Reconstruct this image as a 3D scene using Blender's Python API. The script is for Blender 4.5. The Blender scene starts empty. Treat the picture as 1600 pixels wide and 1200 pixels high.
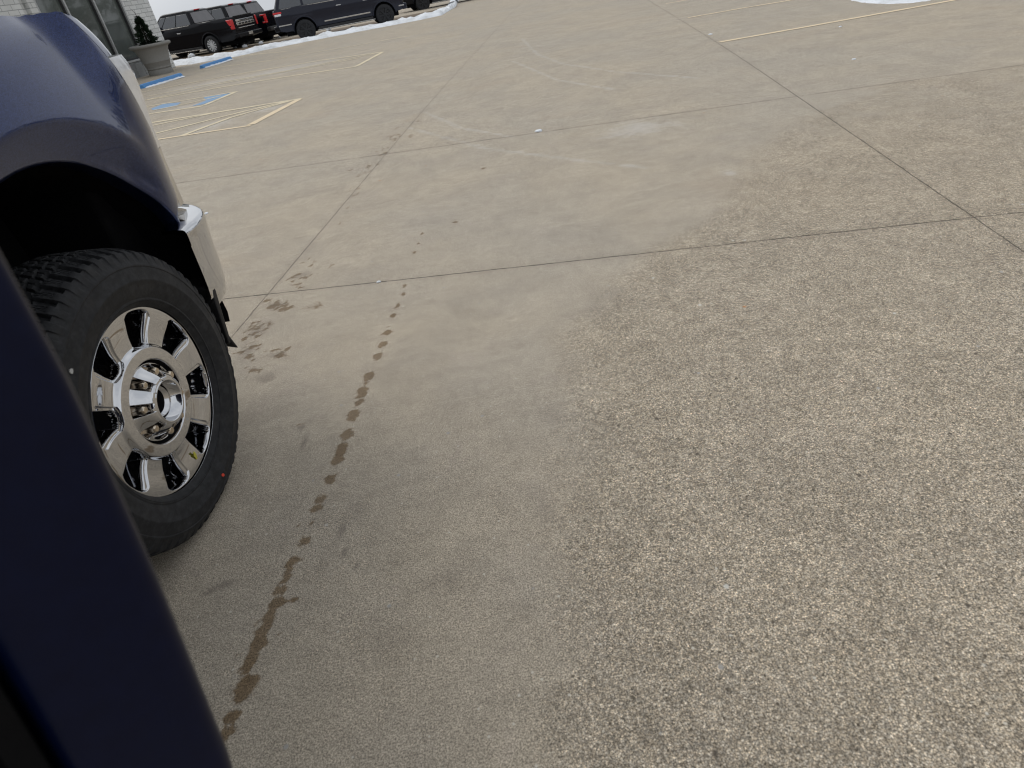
import bpy, math, random
import numpy as np
from mathutils import Vector, Matrix, noise as mnoise
R = math.radians
PI = math.pi
scene = bpy.context.scene
col = scene.collection
random.seed(7)
rng = np.random.default_rng(11)

# ------------------------------------------------------------------ camera
PITCH, ROLL, FOC, CAM_H = R(34.1), R(10.5), 975.0, 1.325
F_ = np.array([0, math.cos(PITCH), -math.sin(PITCH)])
Rt = np.array([1.0, 0, 0]); Up = np.cross(Rt, F_)
R2 = math.cos(ROLL)*Rt - math.sin(ROLL)*Up
U2 = math.sin(ROLL)*Rt + math.cos(ROLL)*Up
cam_d = bpy.data.cameras.new('camera'); cam = bpy.data.objects.new('camera', cam_d); col.objects.link(cam)
cam.matrix_world = Matrix(((R2[0], U2[0], -F_[0], 0), (R2[1], U2[1], -F_[1], 0), (R2[2], U2[2], -F_[2], CAM_H), (0, 0, 0, 1)))
cam_d.sensor_width = 36.0; cam_d.sensor_fit = 'HORIZONTAL'; cam_d.lens = 36.0*FOC/1600.0
cam_d.clip_start = 0.02; cam_d.clip_end = 2000
cam_d.dof.use_dof = True; cam_d.dof.focus_distance = 3.3; cam_d.dof.aperture_fstop = 5.0
scene.camera = cam

# ------------------------------------------------------------------ world, sun, exposure
SUN_EL, SUN_AZ = 46, 305      # azimuth: where the sun stands, degrees clockwise from +Y
w = bpy.data.worlds.new('World'); scene.world = w; w.use_nodes = True
nt = w.node_tree; nt.nodes.clear()
out = nt.nodes.new('ShaderNodeOutputWorld'); bg = nt.nodes.new('ShaderNodeBackground')
sky = nt.nodes.new('ShaderNodeTexSky'); sky.sky_type = 'NISHITA'; sky.sun_disc = False
sky.sun_elevation = R(SUN_EL); sky.sun_rotation = R(SUN_AZ); sky.dust_density = 3.0; sky.air_density = 1.0
hsv = nt.nodes.new('ShaderNodeHueSaturation'); hsv.inputs['Saturation'].default_value = 0.10
mixw = nt.nodes.new('ShaderNodeMixRGB'); mixw.inputs['Fac'].default_value = 0.75
# overcast: a veil of cloud, slightly brighter overhead, over the sky texture
tc = nt.nodes.new('ShaderNodeTexCoord'); ns = nt.nodes.new('ShaderNodeTexNoise'); ns.inputs['Scale'].default_value = 2.2; ns.inputs['Detail'].default_value = 4
cr = nt.nodes.new('ShaderNodeValToRGB'); cr.color_ramp.elements[0].position = .3; cr.color_ramp.elements[0].color = (4.9, 5.25, 5.75, 1)
cr.color_ramp.elements[1].position = .75; cr.color_ramp.elements[1].color = (7.7, 7.9, 8.1, 1)
nt.links.new(tc.outputs['Generated'], ns.inputs['Vector']); nt.links.new(ns.outputs['Fac'], cr.inputs['Fac'])
nt.links.new(sky.outputs[0], hsv.inputs['Color']); nt.links.new(hsv.outputs[0], mixw.inputs['Color1']); nt.links.new(cr.outputs[0], mixw.inputs['Color2'])
nt.links.new(mixw.outputs[0], bg.inputs['Color']); bg.inputs['Strength'].default_value = 0.11
nt.links.new(bg.outputs[0], out.inputs['Surface'])
sl = bpy.data.lights.new('sun', 'SUN'); sl.energy = .8; sl.angle = R(40); sl.color = (1, .96, .9)
so = bpy.data.objects.new('sun', sl); col.objects.link(so)
az = R(SUN_AZ); el = R(SUN_EL)
sd = Vector((math.sin(az)*math.cos(el), math.cos(az)*math.cos(el), math.sin(el)))
so.rotation_euler = sd.to_track_quat('Z', 'Y').to_euler(); so.location = (0, 0, 30)
scene.view_settings.view_transform = 'Standard'; scene.view_settings.look = 'None'
scene.view_settings.gamma = 1; scene.view_settings.use_curve_mapping = False
scene.view_settings.exposure = 0.18
scene.render.engine = 'CYCLES'; scene.cycles.filter_width = 1.05

# ------------------------------------------------------------------ geometry of the lot (the slab falls gently away)
def zg(y):
    t = y - 8.0
    return -0.014*(t if t > 12 else math.log1p(math.exp(t)))
def G(px, py):                     # a surveyed point of the lot: where the line of sight meets the slab
    d = F_*FOC + R2*(px-800) - U2*(py-600)
    z = 0.0
    for _ in range(60):
        t = (z-CAM_H)/d[2]; y = d[1]*t; z = zg(y)
    return np.array([d[0]*t, d[1]*t, z])

# ------------------------------------------------------------------ helpers
def tag(o, label=None, cat=None, group=None, kind=None):
    if label: o['label'] = label
    if cat: o['category'] = cat
    if group: o['group'] = group
    if kind: o['kind'] = kind
    return o
def empty(name, loc, rz=0.0, parent=None):
    o = bpy.data.objects.new(name, None); col.objects.link(o)
    o.location = loc; o.rotation_euler = (0, 0, rz); o.empty_display_size = .2
    if parent: o.parent = parent
    return o
def mesh_obj(name, V, Fc, mat, parent=None, smooth=False, mats=None, mi=None, auto=None):
    me = bpy.data.meshes.new(name)
    me.from_pydata([tuple(map(float, v)) for v in V], [], [tuple(int(i) for i in f) for f in Fc])
    me.validate(); me.update()
    for m in (mats or [mat]): me.materials.append(m)
    if mi is not None: me.polygons.foreach_set('material_index', np.array(mi, dtype=np.int32))
    if smooth: me.polygons.foreach_set('use_smooth', np.ones(len(me.polygons), dtype=bool))
    if auto is not None:
        try: me.set_sharp_from_angle(angle=R(auto))
        except Exception: pass
    o = bpy.data.objects.new(name, me); col.objects.link(o)
    if parent: o.parent = parent
    return o
def bevel(o, wd=.01, seg=2, ang=35):
    m = o.modifiers.new('bevel', 'BEVEL'); m.width = wd; m.segments = seg; m.limit_method = 'ANGLE'; m.angle_limit = R(ang)
    m.harden_normals = False
    o.data.polygons.foreach_set('use_smooth', np.ones(len(o.data.polygons), dtype=bool))
    try: o.data.set_sharp_from_angle(angle=R(40))
    except Exception: pass
    return o
class MB:
    def __init__(s): s.V = []; s.F = []
    def add(s, V, Fc):
        b = len(s.V); s.V += [tuple(v) for v in V]; s.F += [tuple(i+b for i in f) for f in Fc]; return s
    def box(s, x0, x1, y0, y1, z0, z1):
        V = [(x0,y0,z0),(x1,y0,z0),(x1,y1,z0),(x0,y1,z0),(x0,y0,z1),(x1,y0,z1),(x1,y1,z1),(x0,y1,z1)]
        return s.add(V, [(3,2,1,0),(4,5,6,7),(0,1,5,4),(1,2,6,5),(2,3,7,6),(3,0,4,7)])
    def hexa(s, P):                # eight corners, bottom ring then top ring
        return s.add(P, [(3,2,1,0),(4,5,6,7),(0,1,5,4),(1,2,6,5),(2,3,7,6),(3,0,4,7)])
    def prism_y(s, poly, y0, y1):  # polygon in x,z swept along y
        n = len(poly); V = [(x, y0, z) for x, z in poly]+[(x, y1, z) for x, z in poly]
        Fc = [tuple(range(n)), tuple(range(2*n-1, n-1, -1))]+[(i, i+n, (i+1) % n+n, (i+1) % n) for i in range(n)]
        return s.add(V, Fc)
    def tube(s, pts, r, n=8):
        pts = [Vector(p) for p in pts]; rings = []
        for i, p in enumerate(pts):
            d = (pts[min(i+1, len(pts)-1)]-pts[max(i-1, 0)]).normalized()
            a = d.orthogonal().normalized() if i == 0 else (a-d*a.dot(d)).normalized()
            b = d.cross(a); rr = r[i] if hasattr(r, '__len__') else r
            rings.append([p+(a*math.cos(2*PI*k/n)+b*math.sin(2*PI*k/n))*rr for k in range(n)])
        V = [v for q in rings for v in q]; Fc = []
        for i in range(len(pts)-1):
            for k in range(n): Fc.append((i*n+k, i*n+(k+1) % n, (i+1)*n+(k+1) % n, (i+1)*n+k))
        Fc += [tuple(range(n-1, -1, -1)), tuple(range((len(pts)-1)*n, len(pts)*n))]
        return s.add(V, Fc)
    def lathe_y(s, prof, n=32, c=(0, 0, 0)):   # profile of (radius, y) turned round the y axis
        V = []; Fc = []; m = len(prof)
        for k in range(n):
            a = 2*PI*k/n
            for r, y in prof: V.append((c[0]+r*math.cos(a), c[1]+y, c[2]+r*math.sin(a)))
        for k in range(n):
            k2 = (k+1) % n
            for j in range(m-1): Fc.append((k*m+j, k2*m+j, k2*m+j+1, k*m+j+1))
        return s.add(V, Fc)
    def build(s, name, mat, parent=None, smooth=False, auto=None): return mesh_obj(name, s.V, s.F, mat, parent, smooth, auto=auto)
def grid(name, P, mat, parent=None, flip=False, smooth=True, close_u=False):   # P[i][j] of points
    n = len(P); m = len(P[0]); V = [p for row in P for p in row]; Fc = []
    for i in range(n if close_u else n-1):
        i2 = (i+1) % n
        for j in range(m-1):
            f = (i*m+j, i2*m+j, i2*m+j+1, i*m+j+1)
            Fc.append(f[::-1] if flip else f)
    return mesh_obj(name, V, Fc, mat, parent, smooth)
def sst(a, b, x):
    t = min(1.0, max(0.0, (x-a)/(b-a))); return t*t*(3-2*t)
def npsst(a, b, x):
    t = np.clip((x-a)/(b-a), 0, 1); return t*t*(3-2*t)

# ------------------------------------------------------------------ materials
class NT:
    def __init__(s, name):
        s.m = bpy.data.materials.new(name); s.m.use_nodes = True; s.t = s.m.node_tree
        s.b = s.t.nodes['Principled BSDF']
        s.pos = s.n('ShaderNodeNewGeometry').outputs['Position']; s.obj = s.n('ShaderNodeTexCoord').outputs['Object']
    def n(s, k): return s.t.nodes.new(k)
    def L(s, a, b): s.t.links.new(a, b)
    def put(s, inp, v):
        if isinstance(v, bpy.types.NodeSocket): s.L(v, inp)
        elif v is not None: inp.default_value = v
    def math(s, op, a, b=None, c=None, clamp=False):
        q = s.n('ShaderNodeMath'); q.operation = op; q.use_clamp = clamp; s.put(q.inputs[0], a)
        if b is not None: s.put(q.inputs[1], b)
        if c is not None: s.put(q.inputs[2], c)
        return q.outputs[0]
    def noise(s, vec, scale, det=2, rough=.5, dist=0, out='Fac'):
        q = s.n('ShaderNodeTexNoise'); s.L(vec, q.inputs['Vector']); q.inputs['Scale'].default_value = scale
        q.inputs['Detail'].default_value = det; q.inputs['Roughness'].default_value = rough; q.inputs['Distortion'].default_value = dist
        return q.outputs[out]
    def voro(s, vec, scale, feat='F1', rnd=1):
        q = s.n('ShaderNodeTexVoronoi'); q.feature = feat; s.L(vec, q.inputs['Vector']); q.inputs['Scale'].default_value = scale
        q.inputs['Randomness'].default_value = rnd; return q
    def rmp(s, v, a, b, lo=0.0, hi=1.0):
        q = s.n('ShaderNodeMapRange'); q.interpolation_type = 'SMOOTHSTEP'; s.put(q.inputs[0], v)
        q.inputs[1].default_value = a; q.inputs[2].default_value = b; q.inputs[3].default_value = lo; q.inputs[4].default_value = hi
        return q.outputs[0]
    def mix(s, f, a, b, mode='MIX'):
        q = s.n('ShaderNodeMixRGB'); q.blend_type = mode; s.put(q.inputs[0], f)
        s.put(q.inputs[1], a if isinstance(a, bpy.types.NodeSocket) else (*a, 1)[:4])
        s.put(q.inputs[2], b if isinstance(b, bpy.types.NodeSocket) else (*b, 1)[:4]); return q.outputs[0]
    def scale(s, c, f):              # colour times a value
        q = s.n('ShaderNodeVectorMath'); q.operation = 'SCALE'; s.L(c, q.inputs[0]); s.put(q.inputs['Scale'], f); return q.outputs[0]
    def bump(s, h, st=.3, d=.01):
        q = s.n('ShaderNodeBump'); s.L(h, q.inputs['Height']); q.inputs['Strength'].default_value = st; q.inputs['Distance'].default_value = d
        s.L(q.outputs[0], s.b.inputs['Normal'])
    def attr(s, name):
        q = s.n('ShaderNodeAttribute'); q.attribute_name = name; return q.outputs['Fac']
    def P(s, **k):
        for a, v in k.items():
            s.put(s.b.inputs[{'color': 'Base Color', 'rough': 'Roughness', 'metal': 'Metallic', 'spec': 'Specular IOR Level', 'coat': 'Coat Weight', 'coat_r': 'Coat Roughness', 'trans': 'Transmission Weight', 'alpha': 'Alpha', 'ior': 'IOR'}[a]],
                  (*v, 1) if isinstance(v, tuple) else v)
        return s.m
def simple(name, c, rough=.5, metal=0.0, var=.12, scale=30, bump=0.0, bscale=200, **k):
    q = NT(name); f = q.noise(q.obj, scale, 3)
    colr = q.mix(f, tuple(x*(1-var) for x in c), tuple(min(1, x*(1+var)) for x in c))
    q.P(color=colr, metal=metal, rough=q.rmp(f, .3, .7, rough*.88, min(1, rough*1.12)), **k)
    if bump: q.bump(q.noise(q.obj, bscale, 3), bump, .002)
    return q.m

# joints of the slab: (normal, offset) of each line, fitted on the ground
def line2(pts):
    P = np.array([G(*p)[:2] for p in pts]); c = P.mean(0); u, s_, v = np.linalg.svd(P-c); n = v[1]; n = n if n[0]+n[1] > 0 else -n
    return n, float(n@c)
JOINTS = [(line2([(600,243),(1240,152),(1600,100),(290,283)]), .80, .0034), (line2([(360,465),(800,420),(1525,340),(1600,330)]), .85, .0033),
          (line2([(380,500),(415,462),(600,245),(675,159),(747,78),(800,19)]), .60, .0030), (line2([(1125,68),(1240,152),(1525,340),(1590,383)]), .75, .0027)]
def concrete(q, with_attr=True):
    """weathered slab: colour socket, height socket"""
    pos = q.pos
    big = q.noise(pos, .45, 4, .55); big2 = q.noise(pos, 1.7, 4, .6); mid = q.noise(pos, 7, 4, .65)
    c = q.mix(q.rmp(big, .35, .65), (.418, .361, .282), (.394, .350, .286))
    c = q.mix(q.rmp(big2, .40, .72, 0, .45), c, (.338, .300, .252))
    c = q.mix(q.rmp(mid, .52, .78, 0, .30), c, (.285, .240, .185))
    m2 = q.noise(pos, 12, 4, .7, .3); m3 = q.noise(pos, 3.2, 5, .65, .5); c = q.scale(c, q.math('MULTIPLY', q.rmp(m2, .3, .7, .95, 1.04), q.rmp(m3, .3, .7, .94, 1.05)))
    warm = q.noise(pos, .9, 3, .5, .4); c = q.mix(q.rmp(warm, .55, .75, 0, .30), c, (.395, .312, .225)); c = q.mix(q.rmp(q.noise(pos, 6, 4, .7, 1.0), .56, .75, 0, .30), c, (.36, .30, .265))
    # brushed streaks, long in x
    mp = q.n('ShaderNodeMapping'); mp.inputs['Scale'].default_value = (1.2, 9, 1); mp.inputs['Rotation'].default_value = (0, 0, R(8)); q.L(pos, mp.inputs['Vector'])
    st = q.noise(mp.outputs[0], 2.2, 5, .7); c = q.scale(c, q.rmp(st, .25, .75, .95, 1.04))
    f1 = q.noise(pos, 250, 3, .8); f2 = q.noise(pos, 95, 3, .7); f3 = q.noise(pos, 34, 3, .6)
    vo = q.voro(pos, 230); vo2 = q.voro(pos, 120)
    sx = q.n('ShaderNodeSeparateColor'); q.L(vo.outputs['Color'], sx.inputs[0])
    sx2 = q.n('ShaderNodeSeparateColor'); q.L(vo2.outputs['Color'], sx2.inputs[0])
    grain = q.math('MULTIPLY', q.rmp(f1, .34, .66, .48, 1.56), q.rmp(f2, .30, .70, .86, 1.13))
    grain = q.math('MULTIPLY', grain, q.rmp(f3, .25, .75, .93, 1.07))
    smooth_c = q.scale(c, grain)
    # exposed aggregate
    stone = q.math('ADD', q.math('MULTIPLY', sx.outputs[0], .55), .78)
    gap = q.rmp(vo.outputs['Distance'], .30, .75, 1.0, .50)
    stone2 = q.math('ADD', q.math('MULTIPLY', q.rmp(sx2.outputs[1], .0, 1.), .45), .80)
    agg_v = q.math('MULTIPLY', q.math('MULTIPLY', stone, gap), stone2)
    agg_v = q.math('MULTIPLY', agg_v, q.rmp(f1, .35, .65, .38, 1.72))
    agg_v = q.math('MULTIPLY', agg_v, q.rmp(f2, .32, .68, .80, 1.20))
    tint = q.mix(q.rmp(sx.outputs[2], .2, .9), (.492, .396, .278), (.432, .382, .308))
    tint = q.mix(.45, tint, c)
    m4 = q.noise(pos, 22, 4, .75, .2); agg = q.scale(tint, q.math('MULTIPLY', agg_v, q.math('MULTIPLY', q.rmp(m4, .3, .7, .92, 1.08), q.math('MULTIPLY', q.rmp(m2, .3, .7, .92, 1.06), q.rmp(m3, .3, .7, .94, 1.05)))))
    if with_attr: worn = q.attr('worn')
    else: worn = None
    if worn is not None:
        wm = q.math('ADD', worn, q.math('MULTIPLY', q.math('SUBTRACT', q.noise(pos, 2.6, 6, .75), .5), 1.5))
        wm = q.rmp(wm, .22, .95); colr = q.mix(q.math('MULTIPLY', wm, .92), smooth_c, agg)
    else: colr, wm = smooth_c, None
    # single stones, pits and chips
    for scl, thr, cc, rad in ((70, .93, (.085, .068, .05), .28), (38, .95, (.10, .085, .065), .22), (55, .96, (.62, .58, .50), .24), (19, .975, (.62, .60, .55), .17), (8, .988, (.47, .20, .07), .08), (31, .975, (.09, .075, .06), .24), (24, .985, (.36, .35, .33), .20)):
        vv = q.voro(pos, scl); s3 = q.n('ShaderNodeSeparateColor'); q.L(vv.outputs['Color'], s3.inputs[0])
        msk = q.math('MULTIPLY', q.math('GREATER_THAN', s3.outputs[0], thr), q.rmp(q.math('ADD', vv.outputs['Distance'], q.math('MULTIPLY', f2, .12)), rad*.5+.06, rad+.06, 1, 0))
        if wm is not None and scl in (70, 38, 31, 19): msk = q.math('MULTIPLY', msk, q.rmp(wm, 0, 1, .12, 1.0))
        colr = q.mix(q.math('MULTIPLY', msk, .85), colr, cc)
    hgt = q.math('ADD', q.math('MULTIPLY', f1, .35), q.math('MULTIPLY', f2, .5))
    return colr, hgt, wm, (f1, f2, f3, mid)
def m_ground():
    q = NT('lot_concrete'); colr, hgt, wm, (f1, f2, f3, mid) = concrete(q); pos = q.pos
    edge = q.math('MULTIPLY', q.math('SUBTRACT', q.noise(pos, 28, 5, .75), .5), 1.5)
    spl = q.noise(pos, 45, 3, .6)
    edge2 = q.math('MULTIPLY', q.math('SUBTRACT', q.noise(pos, 6, 6, .8), .5), 1.3)
    # pale salt residue and tyre arcs
    colr = q.mix(q.math('MULTIPLY', q.rmp(q.math('ADD', q.attr('pale'), edge2), .25, 1.0), .55), colr, (.56, .54, .51))
    # dirt, plus painted shade beneath the parked row
    dm = q.rmp(q.math('ADD', q.attr('dirt_and_shade'), edge2), .25, 1.05)
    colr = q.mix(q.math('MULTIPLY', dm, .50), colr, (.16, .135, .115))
    # damp patches, plus shade painted under the parked vehicles: darker and browner slab
    wet_and_shade = q.rmp(q.math('ADD', q.attr('wet_and_shade'), q.math('ADD', edge, q.math('MULTIPLY', q.math('SUBTRACT', spl, .5), .5))), .38, .70)
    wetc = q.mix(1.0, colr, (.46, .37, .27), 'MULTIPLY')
    colr = q.mix(q.math('MULTIPLY', wet_and_shade, q.rmp(mid, .2, .7, .80, .98)), colr, wetc)
    # joints
    sep = q.n('ShaderNodeSeparateXYZ'); q.L(pos, sep.inputs[0])
    wig = q.math('MULTIPLY', q.math('SUBTRACT', q.noise(pos, 9, 5, .75), .5), .016)
    brk = q.noise(pos, 16, 4, .7)
    jall = None
    for (nrm, c0), stg, wd in JOINTS:
        d = q.math('SUBTRACT', q.math('ADD', q.math('MULTIPLY', sep.outputs[0], float(nrm[0])), q.math('MULTIPLY', sep.outputs[1], float(nrm[1]))), c0)
        d = q.math('ABSOLUTE', q.math('ADD', d, wig))
        wdn = q.math('MULTIPLY', q.rmp(brk, .3, .7, .55, 1.5), wd)
        mk = q.math('SUBTRACT', 1.0, q.math('DIVIDE', d, q.math('MULTIPLY', wdn, 2.0)), clamp=True)
        mk = q.math('MULTIPLY', q.rmp(mk, .25, .65), q.math('MULTIPLY', q.rmp(sep.outputs[1], 4.0, 13, 1.0, .35 if stg < .7 else .75), stg))
        halo = q.math('MULTIPLY', q.rmp(d, .012, .05, .16*stg, 0), q.rmp(mid, .3, .6))
        colr = q.mix(halo, colr, (.13, .11, .095))
        jall = mk if jall is None else q.math('MAXIMUM', jall, mk)
    colr = q.mix(q.math('MULTIPLY', jall, .93), colr, (.045, .038, .032))
    q.P(color=colr, rough=q.math('SUBTRACT', .92, q.math('MULTIPLY', wet_and_shade, .22)), spec=.25)
    q.bump(q.math('SUBTRACT', hgt, q.math('MULTIPLY', jall, 2.0)), .55, .0035); return q.m
def m_paint_line(name, c, wearlo=.35):
    q = NT(name); colr, hgt, wm, fs = concrete(q, False)
    wear = q.math('ADD', q.math('MULTIPLY', q.noise(q.pos, 4, 5, .7), .7), q.math('MULTIPLY', q.noise(q.pos, 60, 3, .7), .4))
    m = q.rmp(wear, wearlo, wearlo+.35, 1, .15)
    q.P(color=q.mix(m, colr, c), rough=.8, spec=.25); return q.m
def m_navy():
    q = NT('navy_metallic_paint'); fl = q.voro(q.obj, 900); s3 = q.n('ShaderNodeSeparateColor'); q.L(fl.outputs['Color'], s3.inputs[0])
    c = q.mix(q.rmp(s3.outputs[0], .2, 1.0), (.0060, .0122, .050), (.027, .046, .145))
    q.P(color=c, metal=.80, rough=.30, coat=.85, coat_r=.015); q.b.inputs['Coat IOR'].default_value = 1.45
    q.bump(q.noise(q.obj, 700, 2), .06, .0006); return q.m
def m_glass(name, c, rough=.04):
    q = NT(name); f = q.noise(q.obj, 3, 4); q.P(color=q.mix(f, tuple(x*.7 for x in c), tuple(x*1.3 for x in c)), rough=rough, spec=.9, coat=.6, coat_r=.02); return q.m
M = {}
M['ground'] = m_ground()
M['yellow'] = m_paint_line('faded_yellow_line_paint', (.70, .61, .43), .47)
M['yellow_strong'] = m_paint_line('yellow_line_paint', (.74, .61, .42), .50)
M['blue_line'] = m_paint_line('faded_blue_line_paint', (.22, .34, .50), .58)
M['navy'] = m_navy()
M['navy_jamb'] = simple('navy_door_edge_paint', (.0008, .0032, .020), .34, .0, var=.25, scale=60, spec=.20)
M['black_plastic'] = simple('black_plastic', (.012, .012, .013), .55, bump=.15)
M['liner'] = simple('wheel_well_liner', (.006, .006, .007), .9, spec=.12)
M['chrome'] = simple('chrome', (.61, .615, .63), .03, 1.0, var=.04, scale=12)
M['chrome_dull'] = simple('worn_chrome', (.62, .60, .57), .20, 1.0, var=.08, scale=14)
M['nut'] = simple('lug_nut_steel', (.60, .52, .42), .22, 1.0, var=.1)
def m_tyre():
    q = NT('tyre_rubber'); f = q.noise(q.obj, 45, 5, .7); f2 = q.noise(q.obj, 9, 4, .6)
    c = q.mix(q.rmp(f, .35, .75), (.010, .0105, .012), (.026, .027, .030)); c = q.mix(q.rmp(f2, .5, .8, 0, .35), c, (.062, .058, .052))
    q.P(color=c, rough=.72, spec=.35); q.bump(q.noise(q.obj, 320, 3), .35, .0012); return q.m
M['tyre'] = m_tyre()
M['headlamp'] = simple('headlamp_lens', (.80, .83, .88), .16, 0.30, var=.25, scale=18, coat=.8, coat_r=.05)
M['trim'] = simple('black_door_trim', (.0045, .0045, .005), .75, spec=.15, bump=.5, bscale=260)
M['rubber'] = simple('rubber_seal', (.004, .004, .0045), .8, spec=.1)
M['red_chalk'] = simple('red_chalk', (.62, .055, .03), .8, var=.3, scale=160)
M['yellow_chalk'] = simple('yellow_chalk', (.45, .42, .06), .85, var=.3, scale=200)
M['white_chalk'] = simple('white_chalk', (.42, .42, .41), .85, var=.3, scale=200)
M['black_paint'] = simple('black_car_paint', (.003, .0035, .006), .14, .0, spec=.22)
M['grey_paint'] = simple('dark_grey_car_paint', (.012, .014, .025), .18, .2, spec=.40)
M['car_glass'] = m_glass('tinted_car_glass', (.020, .026, .036))
M['back_glass'] = m_glass('glass_painted_reflection', (.10, .092, .095), .12)  # brown stands for the building's reflection, painted into the back glass colour
M['black_rim'] = simple('black_alloy', (.013, .014, .016), .35, .3)
M['silver_rim'] = simple('silver_alloy', (.72, .73, .75), .3, .35, var=.05)
M['tail_red'] = simple('red_lamp_lens', (.62, .014, .018), .2, var=.25, scale=25, coat=.6)
M['seat'] = simple('dark_upholstery', (.03, .03, .032), .8)

# ------------------------------------------------------------------ the lot
def axis(fine0, fine1, step, lo, hi, g=1.09):
    a = list(np.arange(fine0, fine1+1e-6, step)); s_ = step
    while a[-1] < hi: s_ = min(s_*g, 25); a.append(a[-1]+s_)
    s_ = step
    while a[0] > lo: s_ = min(s_*g, 25); a.insert(0, a[0]-s_)
    return np.array(a)
def build_ground():
    xs = axis(-2.3, 2.6, .02, -260, 260, 1.06); ys = axis(.45, 6.4, .02, -120, 420, 1.022)
    X, Y = np.meshgrid(xs, ys, indexing='ij'); t = Y-8
    Z = -0.014*np.where(t > 12, t, np.log1p(np.exp(np.clip(t, -40, 12))))
    nx, ny = X.shape
    V = np.stack([X, Y, Z], -1).reshape(-1, 3)
    i, j = np.meshgrid(np.arange(nx-1), np.arange(ny-1), indexing='ij'); a = (i*ny+j).ravel()
    Fc = np.stack([a, a+ny, a+ny+1, a+1], -1)
    me = bpy.data.meshes.new('lot_ground'); me.vertices.add(len(V)); me.vertices.foreach_set('co', V.ravel())
    me.loops.add(Fc.size); me.loops.foreach_set('vertex_index', Fc.ravel().astype(np.int32))
    me.polygons.add(len(Fc)); me.polygons.foreach_set('loop_start', np.arange(0, Fc.size, 4, dtype=np.int32)); me.polygons.foreach_set('loop_total', np.full(len(Fc), 4, dtype=np.int32))
    me.update(calc_edges=True); me.materials.append(M['ground'])
    o = bpy.data.objects.new('lot_ground', me); col.objects.link(o); tag(o, kind='structure')
    x, y = X, Y
    def blob(A, px, py, rx, ry, v=1.0, soft=.6):
        c = G(px, py); dx = max(.008, abs(G(px+rx, py)[0]-G(px-rx, py)[0])/2); dy = max(.008, abs(G(px, py-ry)[1]-G(px, py+ry)[1])/2)
        m_ = (abs(x-c[0]) < dx*2+.05) & (abs(y-c[1]) < dy*2+.05)
        d = np.sqrt(((x[m_]-c[0])/dx)**2+((y[m_]-c[1])/dy)**2)
        A[m_] = np.maximum(A[m_], v*np.clip(1.0-(d-(.6 if soft < .7 else .15))/(.9 if soft < .7 else 1.15), 0, 1))
    def stroke(A, pts, wpx, v=1.0):
        P = [G(*p)[:2] for p in pts]
        for p, q_ in zip(P, P[1:]):
            L = np.linalg.norm(q_-p)+1e-6; d = (q_-p)/L
            t_ = np.clip((x-p[0])*d[0]+(y-p[1])*d[1], 0, L); dist = np.hypot(x-p[0]-d[0]*t_, y-p[1]-d[1]*t_)
            np.maximum(A, v*np.clip(1-dist/wpx, 0, 1), out=A)
    wet_and_shade = np.zeros_like(x); dirt_and_shade = np.zeros_like(x); pale = np.zeros_like(x)
    for b in [(633,446,4,2),(629,460,4,3),(622,478,5,3),(615,493,5,4),(605,520,7,4),(598,538,7,5),(590,557,8,5),(576,588,9,7),(566,613,9,9),(561,629,7,4),(552,649,10,9),
              (542,680,9,9),(534,702,9,10),(527,719,10,8),(515,750,9,8),(500,780,8,8),(495,794,8,7),(484,820,6,4),(475,846,9,6),(457,878,8,10),(449,900,8,10),(437,926,13,7),(433,940,11,8),
              (428,952,6,6),(420,966,11,11),(411,988,11,13),(402,1008,11,13),(394,1026,11,11),(386,1044,10,8),(385,1072,19,18),(378,1092,12,7),(362,1122,12,12),(354,1142,11,11),(342,1166,11,12),(322,1205,13,16),(465,932,8,3),(458,940,6,3),
              (648,394,4,2),(655,380,3,2),(660,365,3,2)]:
        blob(wet_and_shade, *b)
    r_ = random.Random(3)
    for (px, py, sx_, sy_, n) in [(430,478,20,7,16),(400,515,16,9,16),(388,545,14,12,16),(430,552,20,8,12),(395,575,14,10,12),(475,430,14,5,8),(432,476,16,6,10),(462,440,14,8,9),(408,506,14,6,9),(398,527,10,6,7),(378,552,12,10,8),(435,552,18,6,6),(505,378,9,4,4),(458,396,6,3,3),(485,408,10,6,5),(540,325,9,8,6),(556,300,10,8,7),(575,268,12,9,9),(596,238,12,10,9),(630,212,14,10,7),(650,190,10,8,5),(515,416,10,4,4),(530,350,6,5,3),(545,265,8,5,4),(610,215,8,5,4)]:
        for k in range(n): blob(wet_and_shade, px+r_.gauss(0, sx_*.6), py+r_.gauss(0, sy_*.6), r_.uniform(2, sx_*.46), r_.uniform(1, sy_*.30)+.4, r_.uniform(.60, .85)*(1 if py > 400 else .72))
    r_ = random.Random(17); tr = [(632,447),(605,520),(576,588),(552,649),(528,719),(495,790),(475,846),(450,895),(420,966),(400,1010),(384,1070),(355,1140)]
    for k in range(150):
        t = r_.random()*10.99; i = int(t); a, b_ = tr[i], tr[i+1]; f = t-i; s_ = .35+.65*(a[1]-447)/600
        blob(wet_and_shade, a[0]+(b_[0]-a[0])*f+r_.gauss(0, 13)*s_, a[1]+(b_[1]-a[1])*f+r_.gauss(0, 10)*s_, r_.uniform(1, 3.5)*s_+.6, r_.uniform(.8, 2.6)*s_+.4, r_.uniform(.42, .62))
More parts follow.
